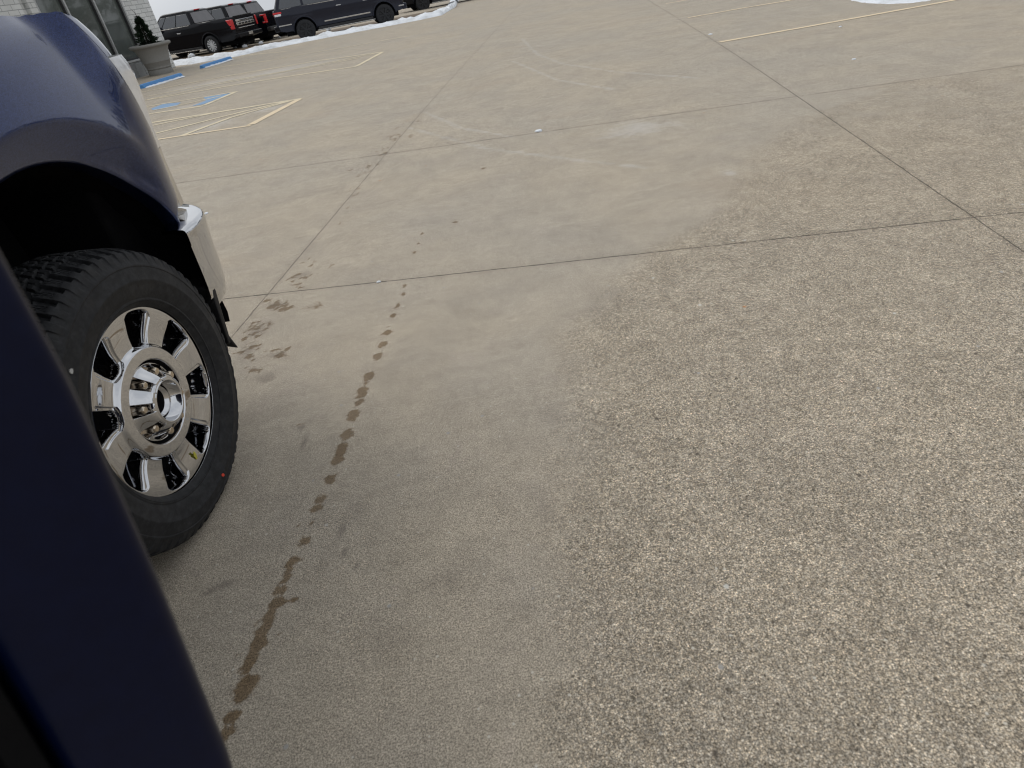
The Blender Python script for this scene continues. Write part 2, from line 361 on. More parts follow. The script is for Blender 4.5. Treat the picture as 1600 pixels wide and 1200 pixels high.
    for b in [(489,479,20,9),(440,556,18,8),(418,592,22,7),(352,913,24,9),(330,925,16,6),(533,835,9,14),(540,862,11,12),(560,884,8,9),(400,560,26,12),(560,800,30,40),(471,664,9,5),(475,690,10,24),
              (880,560,50,70),(850,800,26,70),(1080,900,70,50),(1340,860,60,40),(860,640,40,60),(940,400,40,20),(760,430,60,18),(600,1000,120,60),(1000,255,9,2.5),(1160,284,8,3),(1180,290,10,3),(1000,330,60,14),(893,336,18,3),(902,352,6,8),
              (1230,95,30,4),(1200,20,36,4),(1180,32,20,4),(1160,50,20,4),(1440,62,14,2.4),(1280,30,30,3),(700,640,80,60),(1180,640,90,40),(700,900,60,90),(930,480,40,24),(1450,1000,90,60),(780,170,20,4),(770,165,30,3),(700,215,20,6)]:
        blob(dirt_and_shade, *b, v=.55, soft=.9)
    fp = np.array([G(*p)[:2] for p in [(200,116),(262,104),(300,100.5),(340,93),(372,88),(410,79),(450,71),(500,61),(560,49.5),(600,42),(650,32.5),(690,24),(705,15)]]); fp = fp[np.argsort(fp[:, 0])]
    fr = np.interp(x, fp[:, 0], fp[:, 1]); under = npsst(.5, 1.4, y-fr)*npsst(9, 6.5, y-fr)*npsst(1.5, .0, x)*(x > -22); wet_and_shade = np.maximum(wet_and_shade, .8*under); dirt_and_shade = np.maximum(dirt_and_shade, 1.2*under)  # vehicle shade painted into the slab beneath and behind the parked row
    for b in [(533,830,9,16),(538,862,10,12),(560,884,7,9),(352,913,24,10),(328,926,14,6),(418,592,20,7),(471,668,9,6),(476,692,8,16)]: blob(dirt_and_shade, *b, v=1.15, soft=.9)
    for b in [(489,479,20,8)]: blob(wet_and_shade, *b, v=.50)
    for b in [(430,478,30,12),(402,518,26,16),(385,552,22,22),(470,430,26,9),(430,555,24,10),(415,590,26,9)]: blob(dirt_and_shade, *b, v=.85, soft=.9)
    for b in [(470,664,6,2.5),(712,347,5,1.8),(755,263,4,1.4)]: blob(wet_and_shade, *b, v=.9)
    for pts in [[(664,175),(720,200),(800,214)],[(815,60),(840,85),(880,100),(960,112),(1090,122)],[(800,95),(870,125),(960,140)],[(640,200),(760,232),(900,250),(1010,262)]]:
        stroke(pale, pts, .10, .60)
    for b in [(1000,200,120,20),(330,196,50,10),(420,170,40,7),(430,112,90,9),(330,130,60,7),(300,165,40,4),(1140,270,20,8)]: blob(pale, *b, v=.72, soft=.8)
    for pts in [[(285,262),(330,238),(420,205),(470,190)],[(300,268),(350,236),(400,214)]]: stroke(dirt_and_shade, pts, .035, .62)
    # where the cement skin has worn away to the aggregate
    fy = np.interp(y, [.2,.6,1.28,1.9,2.27,2.62,2.85,3.1,3.3,3.8,4.31,4.8,5.1,5.6], [-.22,-.14,.0,.12,.22,.42,.62,1.02,1.23,1.6,1.86,2.5,3.2,3.6])
    worn = npsst(-.25, .35, x-fy)*(1-.35*npsst(3.0, 5.2, y))
    (n1, c1), _, _ = JOINTS[0]
    worn *= np.where(x*n1[0]+y*n1[1] > c1, 0.0, 1.0)
    worn = np.maximum(worn, .36*npsst(3.0, 1.2, y)); worn = np.maximum(worn, .22)
    for nm, A in (('wet_and_shade', wet_and_shade), ('dirt_and_shade', dirt_and_shade), ('pale', pale), ('worn', worn)):
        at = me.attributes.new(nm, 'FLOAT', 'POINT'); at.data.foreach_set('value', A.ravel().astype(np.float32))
    me.polygons.foreach_set('use_smooth', np.ones(len(Fc), dtype=bool))
    return o
build_ground()
def painted_line(name, pts, wd, mat, lift=.004):
    """a painted stripe on the lot through surveyed points, mitred, following the fall of the slab"""
    P = [G(*p)[:2] for p in pts]; Q = []
    for a, b in zip(P, P[1:]):
        n_ = max(1, int(np.linalg.norm(b-a)/.5)); Q += [a+(b-a)*k/n_ for k in range(n_)]
    Q.append(P[-1]); V = []; Fc = []
    for i, p in enumerate(Q):
        d = Q[min(i+1, len(Q)-1)]-Q[max(i-1, 0)]; d = d/np.linalg.norm(d); s_ = np.array([-d[1], d[0]])
        for k in (-1, 1):
            v = p+s_*k*wd/2; V.append((v[0], v[1], zg(v[1])+lift))
        if i: Fc.append((2*i-2, 2*i-1, 2*i+1, 2*i))
    o = mesh_obj(name, V, [f[::-1] for f in Fc], mat); tag(o, kind='structure'); return o
LY, LS = M['yellow'], M['yellow_strong']
lines = [([(215,195.5),(359,172.5),(471,154.3)], .12, LY), ([(468,155),(392,195)], .13, LS), ([(392.5,196.3),(330,205.5),(215,223)], .085, LS),
         ([(235,197),(358,172)], .09, LY), ([(240,209.5),(350,182),(450,158)], .10, LY), ([(282,213),(360,184),(459,156.3)], .10, LY),
         ([(200,171.5),(370.5,143.3)], .10, LY), ([(369,143.5),(318,165)], .12, LY), ([(317,166),(241,177),(215,181)], .11, LY), ([(240,172.5),(300,160.5),(345,150)], .09, LY),
         ([(200,148),(354,119),(502,94.4),(599,81.3)], .12, LY), ([(597,82),(557.5,103.5)], .11, LY), ([(557.5,104),(447.5,120),(376,131.5),(220,158)], .12, LY),
         ([(230,151),(315,134),(442,112),(585,84)], .11, LY), ([(225,157),(340,132),(447,112),(560,91)], .10, LY),
         ([(350,104),(362,102.6),(420,95),(447.5,89.7)], .10, LY), ([(354,89),(447.5,80.6)], .10, LY), ([(440,91),(540,74),(641,56)], .12, LY),
         ([(1125,66),(1250,44),(1400,17),(1560,-12)], .10, LS), ([(1075,28),(1160,13),(1300,-10)], .10, LS), ([(1040,6),(1120,-8)], .10, LS), ([(305,112),(350,104)], .11, LY)]
for pts, wd, mt in lines: painted_line('parking_line', pts, wd, mt)
def painted_patch(name, pts, mat, lift):
    P = [G(*p) for p in pts]; o = mesh_obj(name, [(p[0], p[1], p[2]+lift) for p in P], [tuple(range(len(P)))], mat); tag(o, kind='structure'); return o
painted_patch('blue_parking_marking', [(236,170),(255,162.5),(283,160),(276,165.5),(240,172.5)], M['blue_line'], .002)
painted_patch('blue_parking_marking', [(318,152),(345,148),(362,145.5),(318,163),(300,166),(322,157)], M['blue_line'], .002)

# ------------------------------------------------------------------ the navy pickup (local frame: +x forward, +y to its left, right flank at y = 0)
truck = empty('pickup_truck', (-1.01, 1.57, 0), R(84.0))
tag(truck, 'navy blue pickup truck with chrome front wheel and open passenger door', 'truck')
UC, RC = .49, .25
def zcrease(u):
    a = u-.05; return .49+math.sqrt(max(.68**2-a*a, .05)) if abs(a) < .60 else .81
def ztop(x):
    return float(np.interp(x, [-1, .0, .33, .50, .58, .67, .74, .80], [1.392, 1.392, 1.390, 1.380, 1.358, 1.298, 1.260, 1.23]))
def ux(u):
    return u if u <= UC else UC+RC*math.sin(min((u-UC)/RC, PI/2))
def S(u, z):
    """point on the outside skin of the front end: u runs along the flank and round the corner, z is height"""
    zt = ztop(ux(u)); D = z-zcrease(u)
    q = min(1, max(0, (z-1.10)/max(.05, zt-1.10)))
    ins = .26*D if D > 0 else .0
    ins += .050*q**5
    rr = math.hypot(u, z-.52)
    if D <= 0:
        ins += .038*min(1, -D/.10)**1.1
        if rr > .60: ins += .055*max(0, (.97-z))/.3
    if u > .38:                      # scooped end of the crease beside the lamp
        k = sst(.38, .50, u); ins = ins*(1-k)+k*(.055*q**3.2+.010+.018*max(0, (1.05-z))/.3)
    if u <= UC: x, y, nx, ny = u, -.02, 0, -1
    elif u <= UC+RC*PI/2:
        f = (u-UC)/RC; x, y = UC+RC*math.sin(f), -.02+RC-RC*math.cos(f); nx, ny = math.sin(f), -math.cos(f)
    else: x, y, nx, ny = UC+RC, -.02+RC+(u-UC-RC*PI/2), 1, 0
    return (x-nx*ins, y-ny*ins, z)
def flank_outer(th):
    """where a ray from the wheel centre leaves the fender panel, in (u, z)"""
    c, s_ = math.cos(th), math.sin(th); best = 9
    for k in range(500):
        r_ = .57+k*.004; u, z = r_*c, .52+r_*s_
        ue = .64-.36*max(0, z-.95) if z > .80 else .58
        zt = ztop(ux(max(u, -1)))
        if u < -.62 or z > zt or u > ue or z < .47 or (u > 0 and z < .795): return r_
    return best
def fender(side):
    P = []
    ths = list(np.radians(np.concatenate([np.linspace(26, 60, 60), np.linspace(60.5, 130, 90), np.linspace(131, 186, 50)])))
    for th in ths:
        r1 = flank_outer(th); row = []
        r0 = .57
        # lip returned into the well
        for k, (dr, dy) in enumerate([(0, .055), (-.004, .03), (0, .008)]):
            x, y, z = S((r0+dr)*math.cos(th), .52+(r0+dr)*math.sin(th)); row.append((x, y+dy, z))
        for k in range(31):
            t = k/30; r_ = r0+(max(r1, r0+.01)-r0)*t; row.append(S(r_*math.cos(th), .52+r_*math.sin(th)))
        P.append(row)
    if side > 0: P = [[(x, 1.98-y, z) for x, y, z in row] for row in P]
    o = grid('fender', P, M['navy'], truck, flip=(side < 0))
    return o
fender(-1); fender(1)
# bonnet with a raised centre, its rim meeting the fender tops
def hood():
    xs = np.concatenate([np.linspace(-.74, .3, 18), np.linspace(.33, .70, 24)]); P = []
    for x in xs:
        row = []
        u = x
        for y in np.linspace(0, 1, 41):
            yy0 = S(u, ztop(u))[1] if x <= UC else S(UC+RC*math.asin(min(1, (x+.035-UC)/RC)), ztop(x))[1]
            yy = yy0+y*(1.98-2*yy0); e = min(y, 1-y)*2
            fall = 1-sst(.0, .60, x)
            z = ztop(x)+ (.006*sst(0, .10, e)+.060*sst(.16, .50, e))*fall - .012*sst(.10, .13, e)*(1-sst(.13, .16, e)) - .05*sst(.40, .72, x)*sst(0, .25, e)
            row.append((x, yy, z-.002))
        P.append(row)
    return grid('hood', P, M['navy'], truck, flip=True)
hood()
# front fascia: lamps, chrome surround, grille
def skin_patch(name, u0, u1, z0, z1, mat, off=.0, nu=14, nz=12, y_mirror=False, thick=.03, parent=truck, u0f=None, absz=None):
    P = []; Q = []
    for i in range(nu+1):
        row = []; rb = []
        for j in range(nz+1):
            z = z0+(z1-z0)*j/nz; a = u0f(z) if u0f else u0; u = a+(u1-a)*i/nu
            zz = min(z, ztop(ux(u))-.002) if z1 > 1.15 else z
            x, y, z_ = S(u, zz); f = min(max((u-UC)/RC, 0), PI/2); nx, ny = math.sin(f), -math.cos(f)
            e = off*min(1, .15+3.2*i/nu) if off > .003 else off
            if absz:
                bx_, by_ = UC+RC*math.sin(f), -.02+RC-RC*math.cos(f); o2 = float(np.interp(z_, *absz)); k = sst(-.02, .22, i/nu); x = x*(1-k)+(bx_+nx*o2)*k; y = y*(1-k)+(by_+ny*o2)*k; e = 0
            row.append((x+nx*e, y+ny*e, z_)); rb.append((x-nx*thick, y-ny*thick, z_))
        P.append(row); Q.append(rb)
    n, m = nu+1, nz+1; V = [p for r in P for p in r]+[p for r in Q for p in r]; Fc = []
    for i in range(nu):
        for j in range(nz): a = i*m+j; Fc.append((a, a+m, a+m+1, a+1)); b = a+n*m; Fc.append((b+1, b+m+1, b+m, b))
    for i in range(nu):
        a = i*m; Fc.append((a, a+n*m, a+m+n*m, a+m)); a = i*m+nz; Fc.append((a+m, a+m+n*m, a+n*m, a))
    for j in range(nz):
        a = j; Fc.append((a+1, a+1+n*m, a+n*m, a)); a = nu*m+j; Fc.append((a, a+n*m, a+1+n*m, a+1))
    if y_mirror: V = [(x, 1.98-y, z) for x, y, z in V]; Fc = [f[::-1] for f in Fc]
    o = mesh_obj(name, V, Fc, mat, parent, True)
    try: o.data.set_sharp_from_angle(angle=R(45))
    except Exception: pass
    return o
uedge = lambda z: .64-.36*max(0, z-.95)+.002
AZ = ([.79, .95, 1.05, 1.14, 1.22, 1.262], [.005, .006, .007, .013, .014, .000])
for mir in (False, True):
    hl = skin_patch('headlight', .6, .99, .99, 1.258, M['headlamp'], .016, y_mirror=mir, u0f=uedge, nu=24, thick=.06, absz=AZ)
    skin_patch('lamp_bezel', .6, .99, .80, .988, M['chrome_dull'], .006, y_mirror=mir, u0f=uedge, nu=24, thick=.06, absz=AZ)
skin_patch('header_panel', .6, .883+.74, 1.262, 1.40, M['navy'], .004, nu=30, u0f=lambda z: uedge(z)-.004); skin_patch('header_panel', .6, .883+.74, 1.262, 1.40, M['navy'], .004, nu=30, y_mirror=True, u0f=lambda z: uedge(z)-.004)
grl = skin_patch('grille', .995, .883+.74*2-.10, .83, 1.20, M['black_plastic'], .004, nu=30)
for k in range(4):
    z = .88+k*.085; skin_patch('grille_bar', 1.0, .883+.74*2-.12, z, z+.035, M['chrome'], .03, nu=24, nz=3, parent=truck)
# chrome bumper: top shelf, face, rolled lower edge, wrapped round the corner
def bumper():
    prof = [(-.06, .786), (-.02, .787), (.018, .783), (.028, .779), (.033, .772), (.034, .760), (.030, .73), (.025, .69), (.019, .61), (.012, .545), (.002, .505), (-.018, .482), (-.045, .465), (-.048, .470), (-.02, .50), (.006, .56), (.014, .62), (.018, .72), (.006, .765), (-.03, .778), (-.06, .778)]
    P = []
    us = list(np.linspace(.435, .883, 26))+list(np.linspace(.95, 2.26-.883+.883-.0, 10))
    end = .883+2*(.99-.23)
    us = list(np.linspace(.44, .883, 28))+list(np.linspace(.95, end-.07, 10))+list(np.linspace(end, end+.483, 28))
    for u in us:
        m = u > .883+.76; uu = u if not m else end+.883-u
        row = []
        if uu <= UC: x, y, nx, ny = uu, -.02, 0, -1
        elif uu <= UC+RC*PI/2:
            f = (uu-UC)/RC; x, y = UC+RC*math.sin(f), -.02+RC-RC*math.cos(f); nx, ny = math.sin(f), -math.cos(f)
        else: x, y, nx, ny = UC+RC, -.02+RC+(uu-UC-RC*PI/2), 1, 0
        pass
        taper = sst(.44, .50, uu)
        for o_, z in prof:
            z2 = z + (1-taper)*(-.010 if z > .7 else .03) ; oo = o_*(.55+.45*taper) if o_ > 0 else o_
            px_, py_ = x+nx*oo, y+ny*oo
            row.append((px_-.06*max(0, (z2-.56))*0, (py_ if not m else 1.98-py_), z2))
        row.append(row[0]); P.append(row)
    return grid('front_bumper', P, M['chrome'], truck, flip=True)
bumper()
# black valance / air dam below the bumper and its hanging corner flap
mb = MB()
mb.hexa([(.36,.03,.30),(.56,.10,.34),(.56,1.88,.34),(.36,1.95,.30),(.38,.02,.54),(.58,.06,.56),(.58,1.92,.56),(.38,1.96,.54)])
bevel(mb.build('air_dam', M['black_plastic'], truck), .01)
mb = MB(); mb.hexa([(.435,-.01,.355),(.450,-.012,.355),(.48,.12,.36),(.46,.12,.36),(.455,-.025,.56),(.475,-.03,.56),(.52,.10,.56),(.49,.10,.56)])
mb.hexa([(.452,-.020,.330),(.462,-.022,.322),(.472,.02,.33),(.46,.02,.335),(.440,-.012,.385),(.452,-.014,.385),(.47,.03,.38),(.45,.03,.38)])
bevel(mb.build('mud_flap', M['black_plastic'], truck), .006)
# wheel well liner (ribbed tunnel), inner wall, engine bay and frame
def liner():
    P = []
    for k in range(61):
        th = R(-14+(208)*k/60); r_ = .595+.006*math.sin(k*1.7)
        P.append([(r_*math.cos(th), y, .52+r_*math.sin(th)) for y in (.035, .05, .16, .30, .45, .60)])
    return grid('wheel_well_liner', P, M['liner'], truck, flip=False)
liner()
def back_panel_right():
    V = [(0, .42, .52)]; n = 48
    for k in range(n+1):
        th = R(-14+208*k/n); V.append((.597*math.cos(th), .50, .52+.597*math.sin(th)))
    return [(0, i+1, i+2) for i in range(n)], V
Fb, Vb = back_panel_right(); mesh_obj('inner_well_panel', Vb, Fb, M['liner'], truck)
mb = MB(); mb.box(-.60, .50, .50, 1.46, .42, 1.20); mb.box(.42, .70, .18, 1.80, .56, 1.15); bevel(mb.build('engine_bay', M['liner'], truck), .02)
mb = MB(); mb.box(-5.0, .60, .48, .60, .46, .62); mb.box(-5.0, .60, 1.38, 1.50, .46, .62); mb.box(-.06, .06, .28, 1.70, .36, .48); mb.box(-3.95, -3.80, .28, 1.70, .36, .48)
bevel(mb.build('chassis_frame', M['liner'], truck), .01)
# shock absorber and brake disc glimpsed behind the wheel
mb = MB(); mb.tube([(-.05, .36, .45), (-.10, .44, .80), (-.12, .47, 1.05)], .035, 12); mb.build('shock_absorber', M['black_plastic'], truck, True)

# ---- wheel
NW = 45
def wheel_mesh_rim(nr=190, na=1440):
    RIMR = .277
    rs = np.concatenate([np.linspace(.0, .118, 60), np.linspace(.119, .2775, nr-60)])
    A = np.linspace(0, 2*PI, na, endpoint=False)
    Rr, Aa = np.meshgrid(rs, A, indexing='ij')
    ph = (np.degrees(Aa)-25) % 45; ph = np.where(ph > 22.5, ph-45, ph)     # degrees from the window / nut centre
    gr = npsst(.12, .15, Rr)*(-.10+.34*(Rr-.15)/.11)
    Aa = Aa+np.radians(ph*gr*(1-(ph/22.5)**2))
    s = npsst
    # outer disc: gently dished, lip at the edge
    d = -.030 + 0*Rr
    d += .014*s(.18, .262, Rr)+.010*s(.2640, .2690, Rr)+.005*s(.271, .2755, Rr)
    # inner ring, raised bead round the hub cover
    d += .014*s(.165, .150, Rr)*s(.112, .122, Rr)
    # stepped ledge round each window, then the deep window itself
    def win(grow, soft):
        half = 9.0+grow
        lin = s(-.55, .55, half-np.abs(ph))
        rad = s(.160-grow*.0022-soft, .160-grow*.0022+soft, Rr-.004*(ph/9)**2)*s(.2545+grow*.0006+soft, .2545+grow*.0006-soft, Rr+.006*(ph/9)**4)
        return lin*rad
    dl = s(-1.0, 1.0, ph+9.5)     # the ledge is wider on one side
    d -= .005*win(3.0, .0012)
    rim_d = d.copy()
    w = win(0, .0022)
    d -= .085*w
    # hub cover
    cov = Rr < .1115
    dc = -.030 + .045*s(.108, .064, Rr)**.85
    dc -= .004*s(.1115, .1095, Rr)*0
    pocket = s(10.6, 9.2, np.abs(ph))*s(.0670, .0700, Rr)*s(.1065, .1035, Rr)
    dc = dc-(.030+.02*s(.1, .07, Rr))*pocket
    bore = s(.0560, .0545, Rr)
    dc = dc-.040*bore
    dc = dc+.012*s(.050, .049, Rr)*s(.038, .040, Rr)          # ring inside the bore
    dc = dc-.030*s(.036, .034, Rr)
    dc = dc+.010*s(.0565, .0575, Rr)*s(.0620, .0600, Rr)*.25
    gap = (Rr >= .1115) & (Rr < .1165)
    d = np.where(cov, dc, np.where(gap, -.075, d))
    X = Rr*np.cos(Aa); Z = Rr*np.sin(Aa)
    return Rr, Aa, X, -d, Z, w, pocket, bore, gap
def build_wheel(parent, loc, rz, camber, detail=True, out=-1):
    wh = empty('wheel', loc, rz, parent)
    wh.rotation_euler = (camber, 0, rz)
    if not detail: return wh
    Rr, Aa, X, Y, Z, w, pocket, bore, gap = wheel_mesh_rim()
    n, m = X.shape; V = np.stack([X, Y, Z], -1).reshape(-1, 3)
    i, j = np.meshgrid(np.arange(n-1), np.arange(m), indexing='ij'); a = (i*m+j); b = i*m+(j+1) % m
    Fc = np.stack([a, b, b+m, a+m], -1).reshape(-1, 4)
    wf = (w[:-1]+w[1:])/2; dark = ((wf > .94) | gap[:-1] | (bore[:-1] > .99) & (Rr[:-1] < .036)).ravel()
    o = mesh_obj('rim', V, Fc, None, wh, True, mats=[M['chrome'], M['liner']], mi=dark.astype(int))
    # spokes continue to a barrel behind the face
    mb = MB(); mb.lathe_y([(.2775, -.004), (.280, .0), (.279, .012), (.262, .02), (.255, .12), (.25, .23), (.27, .25)], 64)
    bo = mb.build('rim_flange', M['chrome'], wh, True)
    for k in range(8):
        th = R(25+45*k); cx, cz = .0855*math.cos(th), .0855*math.sin(th); mb = MB()
        Vn = []; 
        for (rr, yy) in [(.0155, .060), (.0155, .036), (.0140, .030), (.0125, .024), (.0125, .004), (.0095, -.001)]:
            Vn.append([(cx+rr*math.cos(t), yy, cz+rr*math.sin(t)) for t in [R(60*q_)+th for q_ in range(6)]])
        VV = [v for r_ in Vn for v in r_]; FF = []
        for r_ in range(5):
            for q_ in range(6): FF.append((r_*6+q_, r_*6+(q_+1) % 6, (r_+1)*6+(q_+1) % 6, (r_+1)*6+q_))
        FF.append(tuple(range(30, 36)))
        bevel(mesh_obj('lug_nut', VV, [f[::-1] for f in FF], M['nut'], wh), .0012, 2, 25)
    build_tyre(wh)
    return wh
def build_tyre(wh):
    # section from the bead outward: (radius, y) ; outer face towards -y
    prof = [(.262, .012), (.272, .002), (.281, -.004), (.286, -.003), (.295, -.008), (.310, -.014), (.328, -.0165), (.331, -.0185), (.335, -.0185), (.338, -.0165), (.352, -.0150), (.368, -.0105), (.3705, -.012), (.374, -.0115), (.3765, -.009), (.385, -.004), (.396, .003), (.4065, .011)]
    nt_ = 26
    W0, W1 = .020, .235
    tread = [(0, W0+(W1-W0)*k/(nt_*2)) for k in range(nt_*2+1)]
    na = 1152
    V = []; m = len(prof)+len(tread)+len(prof)
    pitch = 2*PI/64
    A = 2*PI*np.arange(na)/na
    cols_ = []
    for (r, y) in prof:
        rr = np.full(na, r); yy = np.full(na, y)
        if .36 < r < .40: pass
        if r > .38:        # shoulder lugs run down the sidewall edge
            ph = (A/pitch) % 1.0; lug = npsst(.0, .06, ph)*npsst(.62, .56, ph); k = (r-.38)/.026
            yy = yy-.006*lug*k; rr = rr+.0*lug
        if .312 < r < .366:  # raised lettering band and fine serrations
            pass
        cols_.append((rr, yy))
    for _, y in tread:
        t = (y-W0)/(W1-W0); e = min(t, 1-t)
        crown = .425-.010*(1-sst(0, .22, e))-.0015*abs(t-.5)*2
        ph = (A/pitch+.10*math.sin(t*9)) % 1.0; depth = 0
        dep = np.zeros(na)
        g = .012
        # four zigzag grooves
        for c_, wv in ((.235, .018), (.42, .012), (.60, .012), (.78, .018)):
            zz = c_+.020*np.sign(np.sin(A/pitch*2*PI*1.0+c_*20))*np.minimum(1, abs(np.sin(A/pitch*2*PI+c_*20))*3)
            dep = np.maximum(dep, npsst(wv+.010, wv, abs(t-zz)))
        # cross grooves between lugs
        if e < .235:
            dep = np.maximum(dep, npsst(.58, .64, ph)*npsst(1.0, .95, ph)*(1 if e < .21 else .7))
            for sp in (.14, .28, .43): dep = np.maximum(dep, .45*npsst(.022, .010, abs(ph-sp-.02*math.sin(e*70)))*(1 if e > .02 else 0))
        else:
            ph2 = (A/pitch+.5+t*1.8) % 1.0
            dep = np.maximum(dep, npsst(.80, .86, ph2)*npsst(1.0, .95, ph2)); dep = np.maximum(dep, .5*npsst(.03, .012, abs(ph2-.4)))
        cols_.append((crown-g*dep, np.full(na, y)))
    for (r, y) in prof[::-1]: cols_.append((np.full(na, r), np.full(na, .255-y)))
    RR = np.array([c[0] for c in cols_]); YY = np.array([c[1] for c in cols_])
    X = RR*np.cos(A); Z = RR*np.sin(A)
    # the tyre sits flat where it carries the truck
    Zw = np.maximum(Z, -.4025); YY = YY-np.where(Z < -.36, (YY < .1)*(-1)*0-.006*npsst(-.36, -.41, Z)*np.where(YY < .1, 1, -1), 0)*1
    V = np.stack([X, YY, Zw], -1).reshape(-1, 3); mm = len(cols_)
    i, j = np.meshgrid(np.arange(mm-1), np.arange(na), indexing='ij'); a = i*na+j; b = i*na+(j+1) % na
    Fc = np.stack([a, a+na, b+na, b], -1).reshape(-1, 4)
    o = mesh_obj('tyre', V, Fc, M['tyre'], wh, True)
    try: o.data.set_sharp_from_angle(angle=R(38))
    except Exception: pass
    return o
wheel = build_wheel(truck, (0.008, -.008, .421), R(-.5), R(2.1)); wheel.scale = (1.045, 1.0, 1.045)
def mark(name, mat, r, deg, size, n=9, y=-.0195, seed=1, sq=1.0):
    """chalk daub on the tyre or rim"""
    rr = random.Random(seed); th = R(deg); cx, cz = r*math.cos(th), r*math.sin(th); mb = MB()
    ring = []
    for k in range(n*2):
        a = 2*PI*k/(n*2); q = size*rr.uniform(.6, 1.1); ring.append((cx+q*math.cos(a)*sq, y, cz+q*math.sin(a)))
    V = ring+[(x, y+.002, z) for x, _, z in ring]; k = len(ring)
    Fc = [tuple(range(k))]+[(i, i+k, (i+1) % k+k, (i+1) % k) for i in range(k)]
    return mesh_obj(name, V, Fc, mat, wheel)

# ---- open passenger door
HX, HY = -.62, -.02; EX, EY = -1.22, -.82
dl = math.hypot(EX-HX, EY-HY); du = np.array([(EX-HX)/dl, (EY-HY)/dl]); dn = np.array([-du[1], du[0]])
# dn in truck frame must be the outer side of the door (towards the front)
if dn[0] < 0: dn = -dn
def skin_off(z): return float(np.interp(z, [.45, .55, .66, .784, .906, 1.0, 1.088, 1.153, 1.24, 1.42], [-.070, -.036, .0, .034, .055, .071, .084, .093, .100, .100]))
def door_pt(s, n, z): return (HX+du[0]*s+dn[0]*n, HY+du[1]*s+dn[1]*n, z)
ZD = np.linspace(.47, 1.40, 47)
def sweep(name, path, zs, mat, parent):
    P = [[door_pt(s, skin_off(z)+n, z) for s, n in path] for z in zs]
    o = grid(name, P, mat, parent, flip=False)
    me = o.data; V = len(path)
    import bmesh
    bm = bmesh.new(); bm.from_mesh(me); bmesh.ops.holes_fill(bm, edges=[e for e in bm.edges if e.is_boundary], sides=0)
    bmesh.ops.recalc_face_normals(bm, faces=bm.faces[:]); bm.to_mesh(me); bm.free()
    try: me.set_sharp_from_angle(angle=R(50))
    except Exception: pass
    return o
def qarc(cx, cy, r, a0, a1, n=5): return [(cx+r*math.cos(R(a0+(a1-a0)*k/n)), cy+r*math.sin(R(a0+(a1-a0)*k/n))) for k in range(n+1)]
path = [(.02, -.012), (.03, 0), (dl-.016, 0)]+qarc(dl-.012, -.012, .012, 90, 0)+[(dl-.001, -.022), (dl-.004, -.030), (dl-.004, -.080)]+qarc(dl-.016, -.084, .012, 0, -70)+[(dl-.035, -.102), (.03, -.102), (.02, -.08), (.02, -.012)]
door = sweep('front_door', path, ZD, M['navy_jamb'], truck)
tp = [(.05, -.103), (dl-.030, -.103), (dl-.030, -.112)]+qarc(dl-.052, -.132, .022, 40, -80)+[(.07, -.16), (.05, -.15), (.05, -.103)]
sweep('door_trim', tp, np.linspace(.50, 1.385, 34), M['trim'], door)
sp_ = [(dl-.028, -.1025), (dl-.014, -.104), (dl-.012, -.114), (dl-.018, -.122), (dl-.029, -.116), (dl-.028, -.1025)]
sweep('door_seal', sp_, np.linspace(.49, 1.385, 34), M['rubber'], door)
# window frame and glass above the belt, leaning inward
mb = MB()
def dp(s, n, z): return Vector(door_pt(s, n, z))
fr = [dp(.05, .04, 1.39), dp(.22, .0, 1.62), dp(.42, -.045, 1.90), dp(dl-.10, -.05, 1.93), dp(dl-.03, -.02, 1.80), dp(dl-.02, .035, 1.39)]
mb.tube(fr, .022, 8); mb.build('window_frame', M['black_plastic'], door, True)
mb = MB(); q_ = [dp(.07, .035, 1.39), dp(.22, -.0, 1.61), dp(.42, -.045, 1.88), dp(dl-.10, -.05, 1.91), dp(dl-.05, -.015, 1.78), dp(dl-.04, .035, 1.39)]
off_ = Vector((dn[0]*.004, dn[1]*.004, 0)); VV = [p+off_ for p in q_]+[p-off_ for p in q_]
mb.add(VV, [tuple(range(6)), tuple(range(11, 5, -1))]+[(i, i+6, (i+1) % 6+6, (i+1) % 6) for i in range(6)]); mb.build('window_glass', M['car_glass'], door)
# the truck-side cab, other doors, bed: what a step sideways would show
mb = MB()
prof = [(-.62,.55),(-.62,1.38),(-.74,1.40),(-1.18,1.93),(-1.45,2.0),(-2.55,2.0),(-2.68,1.93),(-2.76,1.40),(-2.78,.55)]
ins = {1.93: .22, 2.0: .30, 1.38: .02, 1.40: .03, .55: .05}
n_ = len(prof)
def cabside(y_of):
    V = [(x, y_of(ins[z]), z) for x, z in prof]; return V
Lf = cabside(lambda i: 1.98-i)
mb = MB(); VV = [(x, y-.04, z) for x, y, z in Lf]+Lf
mb.add(VV, [tuple(range(n_))[::-1], tuple(range(n_, 2*n_))]+[(i, (i+1) % n_, (i+1) % n_+n_, i+n_) for i in range(n_)]); mb.build('cab_side', M['navy'], truck)
mb = MB(); mb.hexa([(-1.42,.32,1.97),(-2.56,.32,1.97),(-2.56,1.66,1.97),(-1.42,1.66,1.97),(-1.45,.30,2.0),(-2.55,.30,2.0),(-2.55,1.68,2.0),(-1.45,1.68,2.0)]); bevel(mb.build('roof', M['navy'], truck), .012)
mb = MB(); mb.hexa([(-.74,.06,1.40),(-1.45,.31,1.99),(-1.45,1.67,1.99),(-.74,1.92,1.40),(-.76,.06,1.41),(-1.46,.31,2.0),(-1.46,1.67,2.0),(-.76,1.92,1.41)]); mb.build('windshield', M['car_glass'], truck)
